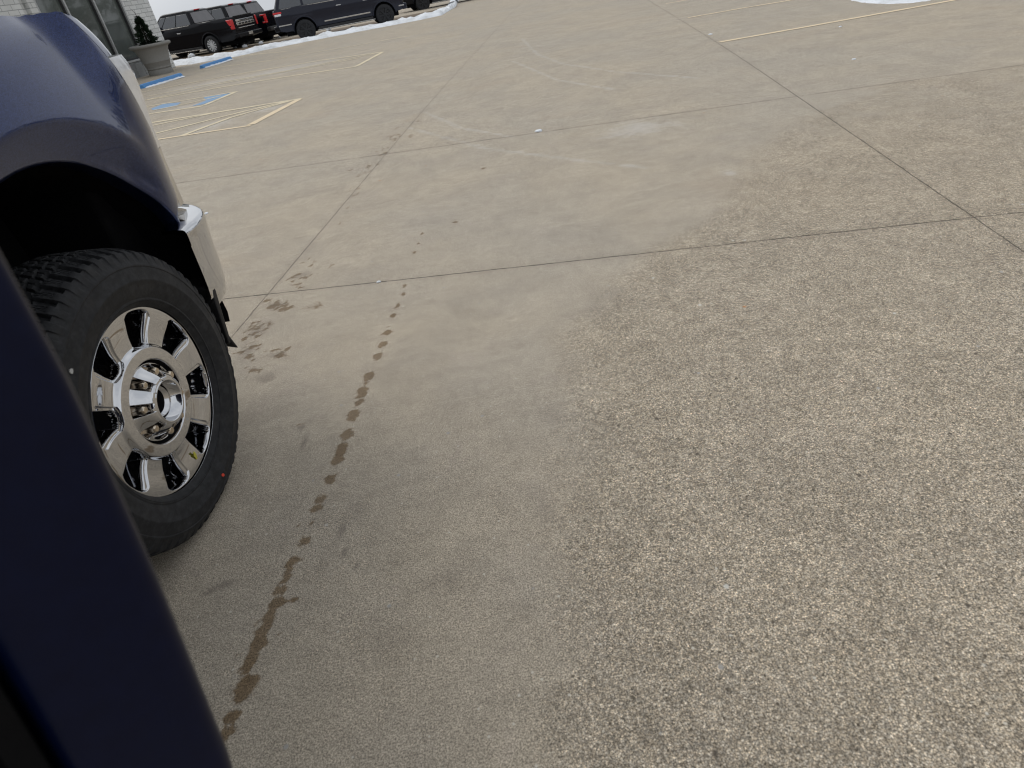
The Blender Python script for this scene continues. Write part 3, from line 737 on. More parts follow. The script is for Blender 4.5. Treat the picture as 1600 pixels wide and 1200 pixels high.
mb = MB(); mb.box(-.76, -.60, .10, 1.88, .55, 1.36); mb.box(-2.78, -.76, .08, 1.90, .50, .58); bevel(mb.build('cab_floor', M['black_plastic'], truck), .01)
mb = MB(); mb.box(-1.95, -1.40, .20, .85, .60, .95); mb.hexa([(-2.05,.20,.90),(-1.88,.20,.90),(-1.88,.85,.90),(-2.05,.85,.90),(-2.22,.24,1.50),(-2.10,.24,1.50),(-2.10,.81,1.50),(-2.22,.81,1.50)]); bevel(mb.build('front_seat', M['seat'], truck), .04, 3)
mb = MB(); mb.hexa([(-1.72,.0,.55),(-2.78,.0,.55),(-2.78,.05,.55),(-1.72,.05,.55),(-1.72,.02,1.38),(-2.76,.02,1.38),(-2.76,.07,1.38),(-1.72,.07,1.38)]); rd = mb.build('rear_door', M['navy'], truck); bevel(rd, .012)
mb = MB(); mb.hexa([(-1.75,.03,1.39),(-2.74,.03,1.39),(-2.74,.05,1.39),(-1.75,.05,1.39),(-1.75,.27,1.94),(-2.66,.27,1.94),(-2.66,.29,1.94),(-1.75,.29,1.94)]); mb.build('window_glass', M['car_glass'], rd)
mb = MB(); mb.box(-2.45, -2.25, -.03, -.005, 1.18, 1.21); bevel(mb.build('handle', M['chrome'], rd), .006)
mb = MB(); mb.box(-2.78, -2.74, .1, 1.88, .55, 1.40); mb.hexa([(-2.78,.1,1.40),(-2.74,.1,1.40),(-2.74,1.88,1.40),(-2.78,1.88,1.40),(-2.70,.3,1.95),(-2.66,.3,1.95),(-2.66,1.68,1.95),(-2.70,1.68,1.95)]); mb.build('cab_back', M['navy'], truck)
mb = MB(); mb.tube([(-.70,.02,1.39),(-1.17,.23,1.92),(-1.46,.31,1.99)], .035, 8); mb.tube([(-1.70,.03,.60),(-1.70,.04,1.40),(-1.72,.29,1.97)], .04, 8); mb.build('pillar', M['navy'], truck, True)
mb = MB()
for y0, y1 in ((.0, .06), (1.92, 1.98)):
    pts = [(-2.83, .62), (-2.83, 1.40), (-4.98, 1.40), (-4.98, .62), (-4.55, .62)]+[(-3.95+.58*math.cos(R(a)), .50+.58*math.sin(R(a))) for a in range(168, 10, -12)]+[(-3.36, .62)]
    mb.prism_y(pts, y0, y1)
mb.box(-4.98, -2.83, .06, 1.92, .75, .80); mb.box(-4.98, -4.92, .06, 1.92, .75, 1.40); mb.box(-2.89, -2.83, .06, 1.92, .75, 1.40)
bevel(mb.build('cargo_bed', M['navy'], truck), .012)
mb = MB(); mb.box(-5.14, -4.99, .05, 1.93, .58, .80); bevel(mb.build('rear_bumper', M['chrome'], truck), .03, 3)
for y in (.02, 1.86):
    mb = MB(); mb.box(-5.0, -4.97, y, y+.10, .92, 1.36); bevel(mb.build('tail_light', M['tail_red'], truck), .008)
# mirror on the door's front corner
mb = MB(); mb.hexa([(-.78,-.40,1.50),(-.66,-.42,1.50),(-.62,-.20,1.50),(-.74,-.18,1.50),(-.78,-.40,1.82),(-.66,-.42,1.82),(-.62,-.20,1.82),(-.74,-.18,1.82)]); mir = mb.build('side_mirror', M['black_plastic'], truck); bevel(mir, .03, 3)
# running board
mb = MB(); mb.box(-2.7, -.70, -.10, .06, .42, .46); bevel(mb.build('running_board', M['black_plastic'], truck), .012)
# other wheels
def copy_wheel(src, loc, rot):
    w_ = src.copy(); col.objects.link(w_); w_.parent = src.parent; w_.location = loc; w_.rotation_euler = rot
    for ch in list(src.children):
        c = ch.copy(); col.objects.link(c); c.parent = w_
    return w_
copy_wheel(wheel, (-3.95, .0, .421), (0, 0, 0)); copy_wheel(wheel, (0, 1.98, .421), (0, 0, PI)); copy_wheel(wheel, (-3.95, 1.98, .421), (0, 0, PI))
mark('chalk_mark', M['red_chalk'], .335, 279, .0075, seed=4, y=-.0200)
mark('chalk_mark', M['white_chalk'], .352, 133, .007, seed=8, y=-.0172)
mark('chalk_mark', M['yellow_chalk'], .225, 277, .016, seed=9, y=.0165, sq=.45)

# ------------------------------------------------------------------ dealership building on the left
BD = np.array([math.cos(R(79.5)), math.sin(R(79.5))]); BN = np.array([BD[1], -BD[0]]); B0 = np.array([-10.818, 27.4415])
bld = empty('showroom_building', (B0[0], B0[1], 0), R(79.5))     # local +x along the front, -y out over the lot
tag(bld, 'white painted brick showroom with tall dark shop windows', 'building')
def m_brick():
    q = NT('white_painted_brick'); br = q.n('ShaderNodeTexBrick')
    sep = q.n('ShaderNodeSeparateXYZ'); q.L(q.obj, sep.inputs[0]); cmb = q.n('ShaderNodeCombineXYZ')
    q.L(q.math('ADD', sep.outputs[0], sep.outputs[1]), cmb.inputs[0]); q.L(sep.outputs[2], cmb.inputs[1])
    q.L(cmb.outputs[0], br.inputs['Vector']); br.inputs['Scale'].default_value = 1.0
    br.inputs['Brick Width'].default_value = .40; br.inputs['Row Height'].default_value = .135; br.inputs['Mortar Size'].default_value = .010
    br.inputs['Color1'].default_value = (.66, .67, .66, 1); br.inputs['Color2'].default_value = (.56, .57, .56, 1); br.inputs['Mortar'].default_value = (.30, .31, .31, 1)
    f = q.noise(q.obj, 2.5, 5, .6); c = q.mix(q.rmp(f, .4, .8, 0, .35), br.outputs['Color'], (.42, .42, .40))
    q.P(color=c, rough=.8, spec=.3); q.bump(br.outputs['Fac'], -.6, .01); return q.m
M['brick'] = m_brick()
M['stone'] = simple('grey_stone_base', (.26, .27, .27), .85, var=.3, scale=4, bump=.4, bscale=40)
M['alu'] = simple('aluminium_frame', (.42, .43, .43), .4, .55)
M['alu_dark'] = simple('dark_frame_gasket', (.03, .03, .032), .6)
M['shop_glass'] = m_glass('shop_glass', (.085, .098, .090), .07)
M['planter'] = simple('cast_stone_planter', (.235, .23, .215), .9, var=.22, scale=30, bump=.5, bscale=90)
M['soil'] = simple('dark_soil', (.03, .022, .016), .95, bump=.6)
M['leaf'] = simple('dark_conifer_needles', (.016, .030, .016), .8, var=.5, scale=18, spec=.2)
M['bark'] = simple('dark_bark', (.05, .038, .03), .9)
def m_snow():
    q = NT('snow'); f = q.noise(q.pos, 3, 5, .6); f2 = q.noise(q.pos, 22, 4, .8); q.P(color=q.mix(q.rmp(f2, .56, .72, 0, .45), q.mix(q.rmp(f, .40, .75, 0, .75), (.80, .83, .87), (.55, .56, .56)), (.30, .28, .25)), rough=.75, spec=.3)
    q.bump(q.noise(q.pos, 14, 5, .7), .6, .03); return q.m
M['snow'] = m_snow()
M['blue_stop'] = simple('blue_wheel_stop_paint', (.075, .25, .55), .55, var=.22, scale=14, bump=.2)
def rnd_box(name, x0, x1, y0, y1, z0, z1, mat, par, bv=.01):
    m_ = MB(); m_.box(x0, x1, y0, y1, z0, z1); return bevel(m_.build(name, mat, par), bv)
ZB, ZT = -.55, 4.6
# brick piers, a recess to the left, base course, lintel, side return
rnd_box('brick_pier', -.70, .915, 0, .60, ZB, ZT, M['brick'], bld, .012)
rnd_box('brick_pier', -5.12, -4.83, 0, .5, ZB, ZT, M['brick'], bld, .012)
rnd_box('brick_pier', -5.42, -5.122, .14, .5, ZB, ZT, M['brick'], bld, .012)
rnd_box('brick_wall', -14.0, -5.422, .0, .5, ZB, ZT, M['brick'], bld, .012)
rnd_box('side_wall', -13.9, .90, .602, 14, ZB, ZT-.01, M['brick'], bld, .012)
rnd_box('lintel', -4.828, -.702, .02, .5, 3.4, ZT, M['brick'], bld)
rnd_box('base_course', -4.828, -.702, -.02, .48, ZB, .24, M['stone'], bld, .01)
for k in range(9): rnd_box('base_stone', -4.82+.46*k, -4.82+.46*k+.445, -.05, -.022, ZB, (.23, .18, .21)[k % 3], M['stone'], bld, .012)
rnd_box('roof_coping', -14.1, 1.0, -.12, 14.1, ZT, ZT+.18, M['alu'], bld)
rnd_box('window_sill', -4.828, -.702, -.055, .12, .241, .30, M['alu'], bld, .008)
xs_ = [-4.80, -3.575, -2.16, -.74]
for a, b in zip(xs_, xs_[1:]):
    wf = rnd_box('window_frame', a+.03, b-.03, .10, .13, .301, .36, M['alu_dark'], bld, .004)
    rnd_box('window_pane', a+.031, b-.031, .135, .15, .30, 3.39, M['shop_glass'], wf, .001)
for x in xs_:
    m_ = rnd_box('mullion', x-.035, x+.035, .0, .16, .301, 3.39, M['alu'], bld, .006)
    rnd_box('gasket', x+.0355, x+.062, .06, .13, .301, 3.39, M['alu_dark'], m_, .003)
    rnd_box('gasket', x-.062, x-.0355, .06, .13, .301, 3.39, M['alu_dark'], m_, .003)

# ------------------------------------------------------------------ planter with a small conifer
pc = np.array([-10.12, 25.45]); pz = zg(pc[1])
pot = empty('stone_planter', (pc[0], pc[1], pz)); tag(pot, 'round grey cast stone planter with rolled rim at the corner of the brick building', 'planter')
def lathe_z(prof, n=48):
    V = []; Fc = []; m = len(prof)
    for k in range(n):
        a = 2*PI*k/n
        for r_, z in prof: V.append((r_*math.cos(a), r_*math.sin(a), z))
    for k in range(n):
        for j in range(m-1): Fc.append((k*m+j, ((k+1) % n)*m+j, ((k+1) % n)*m+j+1, k*m+j+1))
    return V, Fc
prof = [(0, 0), (.40, 0), (.405, .02), (.40, .15), (.385, .17), (.40, .185), (.415, .21), (.40, .235), (.405, .25), (.435, .38), (.455, .40), (.455, .415), (.445, .43), (.50, .65), (.555, .80), (.60, .845), (.645, .855), (.675, .88), (.682, .91), (.67, .94), (.635, .955), (.58, .95), (.555, .93), (.545, .86)]
V, Fc = lathe_z(prof); o = mesh_obj('pot', V, Fc, M['planter'], pot, True); o.data.set_sharp_from_angle(angle=R(50))
V, Fc = lathe_z([(0, .89), (.3, .885), (.555, .87)]); mesh_obj('soil', V, Fc, M['soil'], pot, True)
bush = empty('conifer_shrub', (pc[0]-.02, pc[1], pz+.88)); tag(bush, 'small dark pointed conifer growing in the grey stone planter', 'shrub')
mb = MB(); mb.tube([(0, 0, -.02), (.01, 0, .4), (0, .01, .85), (-.02, 0, 1.0), (-.06, 0, 1.08), (-.10, 0, 1.13)], [.028, .022, .012, .009, .006, .004], 7); mb.build('trunk', M['bark'], bush, True)
rb = random.Random(5); V = []; Fc = []
for k in range(5200):
    z = rb.random()**1.25*.86+.02; t = z/.88; env = (.29*(1-t)**.8+.035)*(1+.20*math.sin(z*34+1.0)+.0)
    a = rb.uniform(0, 2*PI); env *= 1+.16*math.sin(3*a+z*9)+.10*math.sin(7*a-z*21); r_ = env*math.sqrt(rb.uniform(.12, 1))*rb.choice((1, 1, 1, 1.12))
    c = Vector((r_*math.cos(a), r_*math.sin(a), z)); d = Vector((math.cos(a), math.sin(a), rb.uniform(-.2, .9))).normalized()
    L = rb.uniform(.03, .065); s_ = d.cross(Vector((rb.uniform(-1, 1), rb.uniform(-1, 1), rb.uniform(-1, 1)))).normalized()*rb.uniform(.011, .022)
    b = len(V); V += [c-s_, c+s_, c+d*L+s_*.2, c+d*L-s_*.2]; Fc.append((b, b+1, b+2, b+3))
mesh_obj('crown', V, Fc, M['leaf'], bush)
def lump(name, c, r_, mat, par, seed=0, flat=.7, n=12):
    rr = random.Random(seed); V = []; Fc = []
    for i in range(n+1):
        th = PI*i/n
        for j in range(n*2):
            ph = PI*j/n; v = Vector((math.sin(th)*math.cos(ph), math.sin(th)*math.sin(ph), math.cos(th)))
            q = r_*(1+.35*mnoise.noise(v*1.7+Vector((seed, 0, 0)))); V.append((c[0]+v.x*q, c[1]+v.y*q, c[2]+v.z*q*flat))
    for i in range(n):
        for j in range(n*2): k2 = (j+1) % (n*2); Fc.append((i*n*2+j, i*n*2+k2, (i+1)*n*2+k2, (i+1)*n*2+j)[::-1])
    return mesh_obj(name, V, Fc, mat, par, True)
for k, (x, y, z, r_) in enumerate([(-.16, -.20, .17, .036), (-.17, -.12, .30, .022), (-.02, -.05, .86, .028), (.10, -.24, .04, .03)]): lump('snow_clump', (x, y, z), r_, M['snow'], bush, k)

# ------------------------------------------------------------------ blue wheel stops
for k, (p0, p1, lab) in enumerate([((222,138.5),(284,121),'blue painted wheel stop nearest the stone planter'), ((315.5,107),(361,94),'blue painted wheel stop farther out, towards the black pickup')]):
    a, b = G(*p0), G(*p1); c = (a+b)/2; L = float(np.linalg.norm((b-a)[:2])); L = min(L, 1.95)
    ws = empty('wheel_stop', tuple(c), math.atan2(b[1]-a[1], b[0]-a[0])); tag(ws, lab, 'wheel stop', 'blue wheel stops by the building')
    m_ = MB(); sec = [(-.085, -.01), (.085, -.01), (.082, .06), (.055, .115), (-.055, .115), (-.082, .06)]
    V = []; 
    for x in (-L/2, -L/2+.06, L/2-.06, L/2):
        e = .85 if abs(x) > L/2-.01 else 1; V += [(x, y*e, z*e) for y, z in sec]
    Fc = [tuple(range(6)), tuple(range(23, 17, -1))]
    for r_ in range(3):
        for j in range(6): Fc.append((r_*6+j, (r_+1)*6+j, (r_+1)*6+(j+1) % 6, r_*6+(j+1) % 6))
    m_.add(V, [f[::-1] for f in Fc]); bevel(m_.build('stop_body', M['blue_stop'], ws), .008)
    Vs = []; rr = random.Random(k)
    m2 = MB(); n = 22; P = []
    for i in range(n+1):
        x = -L/2+L*i/n; w_ = .05+.035*rr.random(); h = .028+.02*rr.random() if 0 < i < n else .004
        P.append([(x, -.080, .002), (x, -.082, h), (x, -.085-w_*.5, h*.8), (x, -.085-w_, .003)])
    grid('snow_strip', P, M['snow'], ws)

# ------------------------------------------------------------------ parked vehicles
def car_wheel(par, x, side, rimm, spokes, rw=.41):
    wh = empty('wheel', (x, .985*side, rw), 0 if side < 0 else PI, par)
    m_ = MB(); m_.lathe_y([(.25, .01), (.27, -.008), (.33, -.014), (rw-.03, -.004), (rw-.006, .02), (rw, .05), (rw, .20), (rw-.02, .24), (.27, .25)], 48); m_.build('tyre', M['tyre'], wh, True)
    m_ = MB(); m_.lathe_y([(.0, .045), (.275, .05)], 40); m_.lathe_y([(.248, .012), (.262, .0), (.275, -.004), (.279, .006), (.268, .02), (.25, .06)], 48)
    m_.lathe_y([(0, .0), (.045, .0), (.06, .008), (.06, .03)], 20)
    m_.build('rim', rimm if rimm is not M['black_rim'] else rimm, wh, True)
    m_ = MB(); m_.lathe_y([(.0, .042), (.262, .047)], 40); m_.build('brake_shadow_disc', M['black_plastic'], wh)
    m_ = MB()
    for k in range(spokes):
        a = 2*PI*k/spokes+.1
        def pt(r_, w_, y): return (r_*math.cos(a)-w_*math.sin(a), y, r_*math.sin(a)+w_*math.cos(a))
        w0, w1 = .20/spokes, (.50 if spokes > 8 else .6)/spokes
        m_.hexa([pt(.04, -w0, .03), pt(.255, -w1*.8, .03), pt(.255, w1*.8, .03), pt(.04, w0, .03), pt(.04, -w0*.8, .004), pt(.255, -w1*.6, .002), pt(.255, w1*.6, .002), pt(.04, w0*.8, .004)])
    m_.build('spokes', rimm, wh)
    return wh
def vehicle(kind, loc, hd, label, paint, rimm, spokes, cat, group=None, light='block', chrome=True, L=5.7, wb=3.55, rear_oh=None, name=None):
    v = empty(name or ('parked_pickup' if kind == 'pickup' else 'parked_suv'), (loc[0], loc[1], zg(loc[1])-.07), R(hd)); tag(v, label, cat, group)
    if rear_oh is None: rear_oh = 1.52 if kind == 'pickup' else 1.15
    xr, xf = -wb/2, wb/2; x0, x1 = xr-rear_oh, xf+.95
    zb, zw, zr = .42, (1.34 if kind == 'pickup' else 1.30), 1.96
    W = .98
    def arch(cx): return [(cx+.50*math.cos(R(a)), .42+.50*math.sin(R(a))) for a in range(172, 4, -12)]
    if kind == 'pickup': top = [(x1, .85), (x1-.03, 1.13), (x1-.25, 1.24), (x1-1.15, 1.30), (x1-1.30, 1.33), (x0+2.4, 1.36), (x0+2.2, 1.38), (x0+.04, 1.40), (x0, 1.34)]
    else: top = [(x1, .85), (x1-.03, 1.10), (x1-.25, 1.20), (x1-1.15, 1.27), (x1-1.30, 1.30), (x0+.05, 1.34), (x0, 1.28)]
    bot = [(x0, .60), (x0+.12, .50), (xr-.52, .46)]+arch(xr)+[(xr+.52, .44), (xf-.52, .44)]+arch(xf)+[(xf+.52, .46), (x1-.06, .50)]
    outl = top+bot; n = len(outl)
    # flank swells at the shoulder: three slices of width
    def wid(z, x): return W-.05*abs(z-.95)/.5 - .10*sst(x1-.45, x1, x)-.03*sst(x0+.3, x0, x)
    tx = np.array(top[::-1]); ob = np.argsort(tx[:, 0], kind='stable'); tx = tx[ob]
    def zbot(x):
        for cx in (xr, xf):
            if abs(x-cx) < .50: return .42+math.sqrt(.25-(x-cx)**2)
        return .46+.08*sst(x0+.35, x0, x)+.05*sst(x1-.35, x1, x)
    cols = sorted(set([x0, x0+.03, x0+.10, x1, x1-.03, x1-.10]+[round(x0+k*.08, 3) for k in range(1, int((x1-x0)/.08))]+[cx+.50*math.cos(R(a)) for cx in (xr, xf) for a in range(0, 181, 9)]+[cx+sg*.5001 for cx in (xr, xf) for sg in (-1, 1)]))
    cols = [c for i, c in enumerate(cols) if i == 0 or c-cols[i-1] > .004 or c in (x1,)]
    P = []; nr = 12
    for x in cols:
        zt = float(np.interp(x, tx[:, 0], tx[:, 1])) if x < x1 else 1.10; z_b = zbot(x); row = []
        e = min(1, (x-x0)/.10, (x1-x)/.30); tap = (1-math.sqrt(max(0, 1-(1-max(0, e))**2)))
        for k in range(nr+1):
            z = z_b+(zt-z_b)*k/nr; yy = W-.050*max(0, (z-.98)/.36)**1.6-.035*max(0, (.98-z)/.5)**1.3-.012*sst(.02, -.02, z-.98)-.16*tap*(1 if x > 0 else .35)
            if k == nr: yy -= .035
            row.append((x, yy, z))
        P.append([(a, -b, c) for a, b, c in row]+[(a, b, c) for a, b, c in row[::-1]])
    m = 2*(nr+1); V = [p for r_ in P for p in r_]; Fc = []
    for i in range(len(P)-1):
        for j in range(m): Fc.append((i*m+j, (i+1)*m+j, (i+1)*m+(j+1) % m, i*m+(j+1) % m))
    Fc += [tuple(range(m))[::-1], tuple(range((len(P)-1)*m, len(P)*m))]
    bo = mesh_obj('body', V, Fc, paint, v, True); bo.data.set_sharp_from_angle(angle=R(42))
    # shoulder crease line and wheel arch lips
    for s_ in (-1, 1):
        for cx in (xr, xf):
            m_ = MB(); m_.tube([(cx+.515*math.cos(R(a)), s_*(W-.035), .42+.515*math.sin(R(a))) for a in range(180, -1, -12)], .035, 8)
            m_.build('arch_flare', paint, v, True)
        rnd_box('side_sill', xr+.55, xf-.55, s_*W-.03, s_*W+.03, .33, .44, M['black_plastic'], v, .015)
        if chrome: rnd_box('side_step', xr+.50, xf-.48, s_*(W+.03)-.05, s_*(W+.03)+.05, .31, .335, M['chrome_dull'], v, .006)
    rnd_box('underbody', x0+.3, x1-.3, -.72, .72, .28, .95, M['liner'], v, .03)
    # greenhouse
    if kind == 'pickup': gx = [(x0+2.22, zw), (x0+2.42, zr-.05), (x0+2.60, zr), (x0+3.9, zr), (x0+4.1, zr-.03), (x1-1.18, zw-.02)]
    else: gx = [(x0+.10, zw), (x0+.38, zr-.04), (x0+.60, zr), (x1-2.25, zr), (x1-2.05, zr-.03), (x1-1.10, zw-.03)]
    def gw(z): return .90-.22*(z-1.30)/.66
    n2 = len(gx); V = []
    for s_ in (-1, 1): V += [(x, s_*gw(z), z) for x, z in gx]
    Fc = [tuple(range(n2)), tuple(range(2*n2-1, n2-1, -1))]+[(i, i+n2, (i+1) % n2+n2, (i+1) % n2) for i in range(n2)]
    bevel(mesh_obj('cab_roof', V, Fc, paint, v), .05, 3, 20)
    bx0 = gx[0][0]; bx1 = gx[-1][0]; tx0 = gx[1][0]+.05; tx1 = gx[-2][0]-.02
    cuts = [0, .40, .78, 1.0] if kind == 'pickup' else [0, .26, .56, .84, 1.0]
    za, zc_ = zw+.03, zr-.13
    for s_ in (-1, 1):
        for i in range(len(cuts)-1):
            a, b = cuts[i], cuts[i+1]
            def sp(t, z): f = (z-zw)/(zr-zw); xa = bx0+(tx0-bx0)*f; xb = bx1+(tx1-bx1)*f; return (xa+.10+(xb-xa-.24)*t, z)
            q = [sp(a+.012, za), sp(b-.012, za), sp(b-.012, zc_), sp(a+.012, zc_)]
            V = [(x, s_*(gw(z)+.008), z) for x, z in q]+[(x, s_*(gw(z)-.02), z) for x, z in q]
            m_ = MB(); m_.add(V, [(0,1,2,3),(7,6,5,4),(0,4,5,1),(1,5,6,2),(2,6,7,3),(3,7,4,0)]); bevel(m_.build('side_window', M['car_glass'], v), .006)
        if chrome:
            rnd_box('window_trim', bx0+.25, bx1-.35, s_*gw(za)-.012+s_*.012, s_*gw(za)+.012+s_*.012, za-.035, za-.012, M['chrome_dull'], v, .004)
        for hx in (-.25, .95): rnd_box('door_handle', hx, hx+.22, s_*(W-.02)-.02, s_*(W-.02)+.02, 1.08, 1.115, M['chrome'] if chrome else paint, v, .01)
        mi_ = MB(); xm = bx1-.55; mi_.hexa([(xm, s_*.95, 1.34), (xm+.10, s_*.95, 1.36), (xm+.12, s_*1.18, 1.36), (xm, s_*1.20, 1.34), (xm, s_*.97, 1.58), (xm+.10, s_*.97, 1.56), (xm+.10, s_*1.18, 1.54), (xm, s_*1.20, 1.58)])
        bevel(mi_.build('side_mirror', paint, v), .02)
    def slab(name, xa, za_, xb, zb_, ya, yb, mat, out, th=.01):   # pane leaning between two x,z points
        m_ = MB(); m_.hexa([(xa, -ya, za_), (xa+out*th, -ya, za_), (xa+out*th, ya, za_), (xa, ya, za_), (xb, -yb, zb_), (xb+out*th, -yb, zb_), (xb+out*th, yb, zb_), (xb, yb, zb_)])
        return bevel(m_.build(name, mat, v), .004)
    slab('rear_window', bx0+.01, zw+.06, gx[1][0]-.015, zr-.12, .74, .60, M['back_glass'], -1, .03)
    slab('windshield', bx1-.03, zw+.04, gx[-2][0]+.06, zr-.10, .78, .64, M['car_glass'], 1, .03)
    # tail
    if light == 'block':
        for s_ in (-1, 1):
            m_ = MB(); y0, y1 = s_*.72, s_*(W-.03); m_.hexa([(x0-.02, y0, .94), (x0+.16, y1, .90), (x0+.16, y1-.08*s_, .90), (x0+.1, y0, .94), (x0-.02, y0, 1.28), (x0+.22, y1, 1.30), (x0+.22, y1-.08*s_, 1.30), (x0+.1, y0, 1.28)])
            m_ = MB()
            if kind == 'pickup': m_.hexa([(x0-.025, s_*.86, .90), (x0+.12, s_*.86, .90), (x0+.12, s_*.975, .90), (x0-.015, s_*.975, .90), (x0-.025, s_*.84, 1.30), (x0+.30, s_*.84, 1.30), (x0+.30, s_*.975, 1.30), (x0-.015, s_*.975, 1.30)])
            else: m_.box(x0-.025, x0+.34, min(s_*.70, s_*.98), max(s_*.70, s_*.98), 1.17, 1.235)
            bevel(m_.build('tail_light', M['tail_red'], v), .02, 3)
            if kind != 'pickup': rnd_box('white_reflection_patch', x0+.02, x0+.30, min(s_*.80, s_*.978), max(s_*.80, s_*.978), 1.08, 1.165, M['headlamp'], v, .02)  # white patch that paints in a reflection below the tail light
    else:
        for s_ in (-1, 1):
            a, b = min(s_*.84, s_*.985), max(s_*.84, s_*.985)
            m_ = MB(); m_.box(x0-.03, x0+.26, a, b, 1.21, 1.28); m_.box(x0-.03, x0+.20, a, b, .90, .965)
            m_.box(x0-.03, x0+.06, a, b, .966, 1.209); bevel(m_.build('tail_light', M['tail_red'], v), .015, 2)
            rnd_box('lamp_housing', x0+.061, x0+.18, a+.01, b-.006, .967, 1.208, M['liner'], v, .004)
    if kind == 'pickup':
        tg = rnd_box('tailgate', x0-.02, x0+.03, -.83, .83, .80, 1.385, paint, v, .02)
        if light == 'block':
            rnd_box('tailgate_trim', x0-.045, x0-.021, -.68, .68, 1.17, 1.26, M['chrome'], tg, .012)
            rnd_box('tailgate_trim', x0-.045, x0-.021, -.68, .68, 1.02, 1.145, M['chrome_dull'], tg, .012)
            for k in range(5): rnd_box('tailgate_rib', x0-.058, x0-.046, -.62+.25*k, -.47+.25*k, 1.045, 1.12, M['black_plastic'], tg, .004)
            rnd_box('tailgate_trim', x0-.045, x0-.021, -.62, .62, .90, .935, M['chrome_dull'], tg, .01)
            rnd_box('tailgate_cap', x0-.03, x0+.06, -.70, .70, 1.386, 1.42, M['black_plastic'], tg, .01)
    else:
        tg = rnd_box('liftgate', x0-.02, x0+.03, -.70, .70, .72, 1.30, paint, v, .02)
        rnd_box('tailgate_trim', x0-.04, x0-.021, -.68, .68, 1.10, 1.16, M['tail_red'], tg, .01)
    rb_ = rnd_box('rear_bumper', x0-.14, x0+.10, -.95, .95, .52, .72, M['black_plastic'] if light != 'block' or not chrome else M['black_paint'], v, .04)
    rnd_box('number_plate', x0-.15, x0-.141, -.16, .16, .58, .70, M['chrome_dull'], rb_, .003)
    # nose
    rnd_box('front_bumper', x1-.12, x1+.10, -.92, .92, .48, .72, paint, v, .05)
    gr = rnd_box('grille', x1-.02, x1+.035, -.58, .58, .76, 1.12, M['black_plastic'], v, .03)
    for k in range(4): rnd_box('grille_bar', x1+.036, x1+.05, -.54, .54, .80+.08*k, .83+.08*k, M['chrome_dull'], gr, .005)
    for s_ in (-1, 1):
        a, b = min(s_*.60, s_*.90), max(s_*.60, s_*.90); rnd_box('headlight', x1-.16, x1+.02, a, b, .88, 1.08, M['headlamp'], v, .03)
        rnd_box('fog_lamp_trim', x1-.50, x1-.02, s_*.925-.02, s_*.925+.02, .62, .665, M['chrome'] if chrome else M['black_plastic'], v, .01)
    rnd_box('brake_light', gx[1][0]-.02, gx[1][0]+.06, -.18, .18, zr-.045, zr-.005, M['tail_red'], v, .008)
    if not (kind == 'pickup'):
        for s_ in (-1, 1):
            m_ = MB(); m_.tube([(tx0+.2, s_*.66, zr+.02), (tx0+.3, s_*.66, zr+.06), (tx1-.4, s_*.66, zr+.06), (tx1-.3, s_*.66, zr+.02)], .018, 8); m_.build('roof_rail', M['black_plastic'], v, True)
    for x in (xr, xf):
        for s_ in (-1, 1): car_wheel(v, x, s_, rimm, spokes)
    return v
GR = 'black vehicles parked in the snow along the far edge of the lot'
H1 = R(158); Yd = np.array([-math.sin(H1), math.cos(H1)]); Xd = np.array([math.cos(H1), math.sin(H1)]); c1 = np.array([-12.42, 36.62])
v1 = vehicle('pickup', c1, 158, 'black pickup with silver multi-spoke wheels beside the stone planter', M['black_paint'], M['silver_rim'], 12, 'pickup', GR, 'block')
v2 = vehicle('pickup', c1-Yd*2.75+Xd*.1, 158, 'black pickup with angular open red tail lamp, second from the planter', M['black_paint'], M['black_rim'], 6, 'pickup', GR, 'c', False)
v3 = vehicle('pickup', c1-Yd*5.2+Xd*.75, 158, 'black pickup mostly hidden behind two other pickups and a grey vehicle', M['black_paint'], M['black_rim'], 6, 'pickup', GR, 'block', False)
v4 = vehicle('suv', (-4.50, 33.5), 11, 'dark grey long vehicle with black wheels and a bright chrome window strip', M['grey_paint'], M['black_rim'], 6, 'suv', GR, 'block', True)
rnd_box('door_trim', -.9, 1.15, -1.0, -.955, .58, .63, M['chrome'], v4, .008); rnd_box('door_trim', -.9, 1.15, .955, 1.0, .58, .63, M['chrome'], v4, .008)
rnd_box('quarter_trim', -2.85, -2.3, -1.0, -.94, .70, .74, M['chrome'], v4, .008)
c5 = G(676, 12.5)
v5 = vehicle('suv', (float(c5[0])+1.0, float(c5[1])+1.6), 14, 'black vehicle just beyond the nose of the long dark grey one', M['black_paint'], M['black_rim'], 6, 'suv', GR, 'block', True)

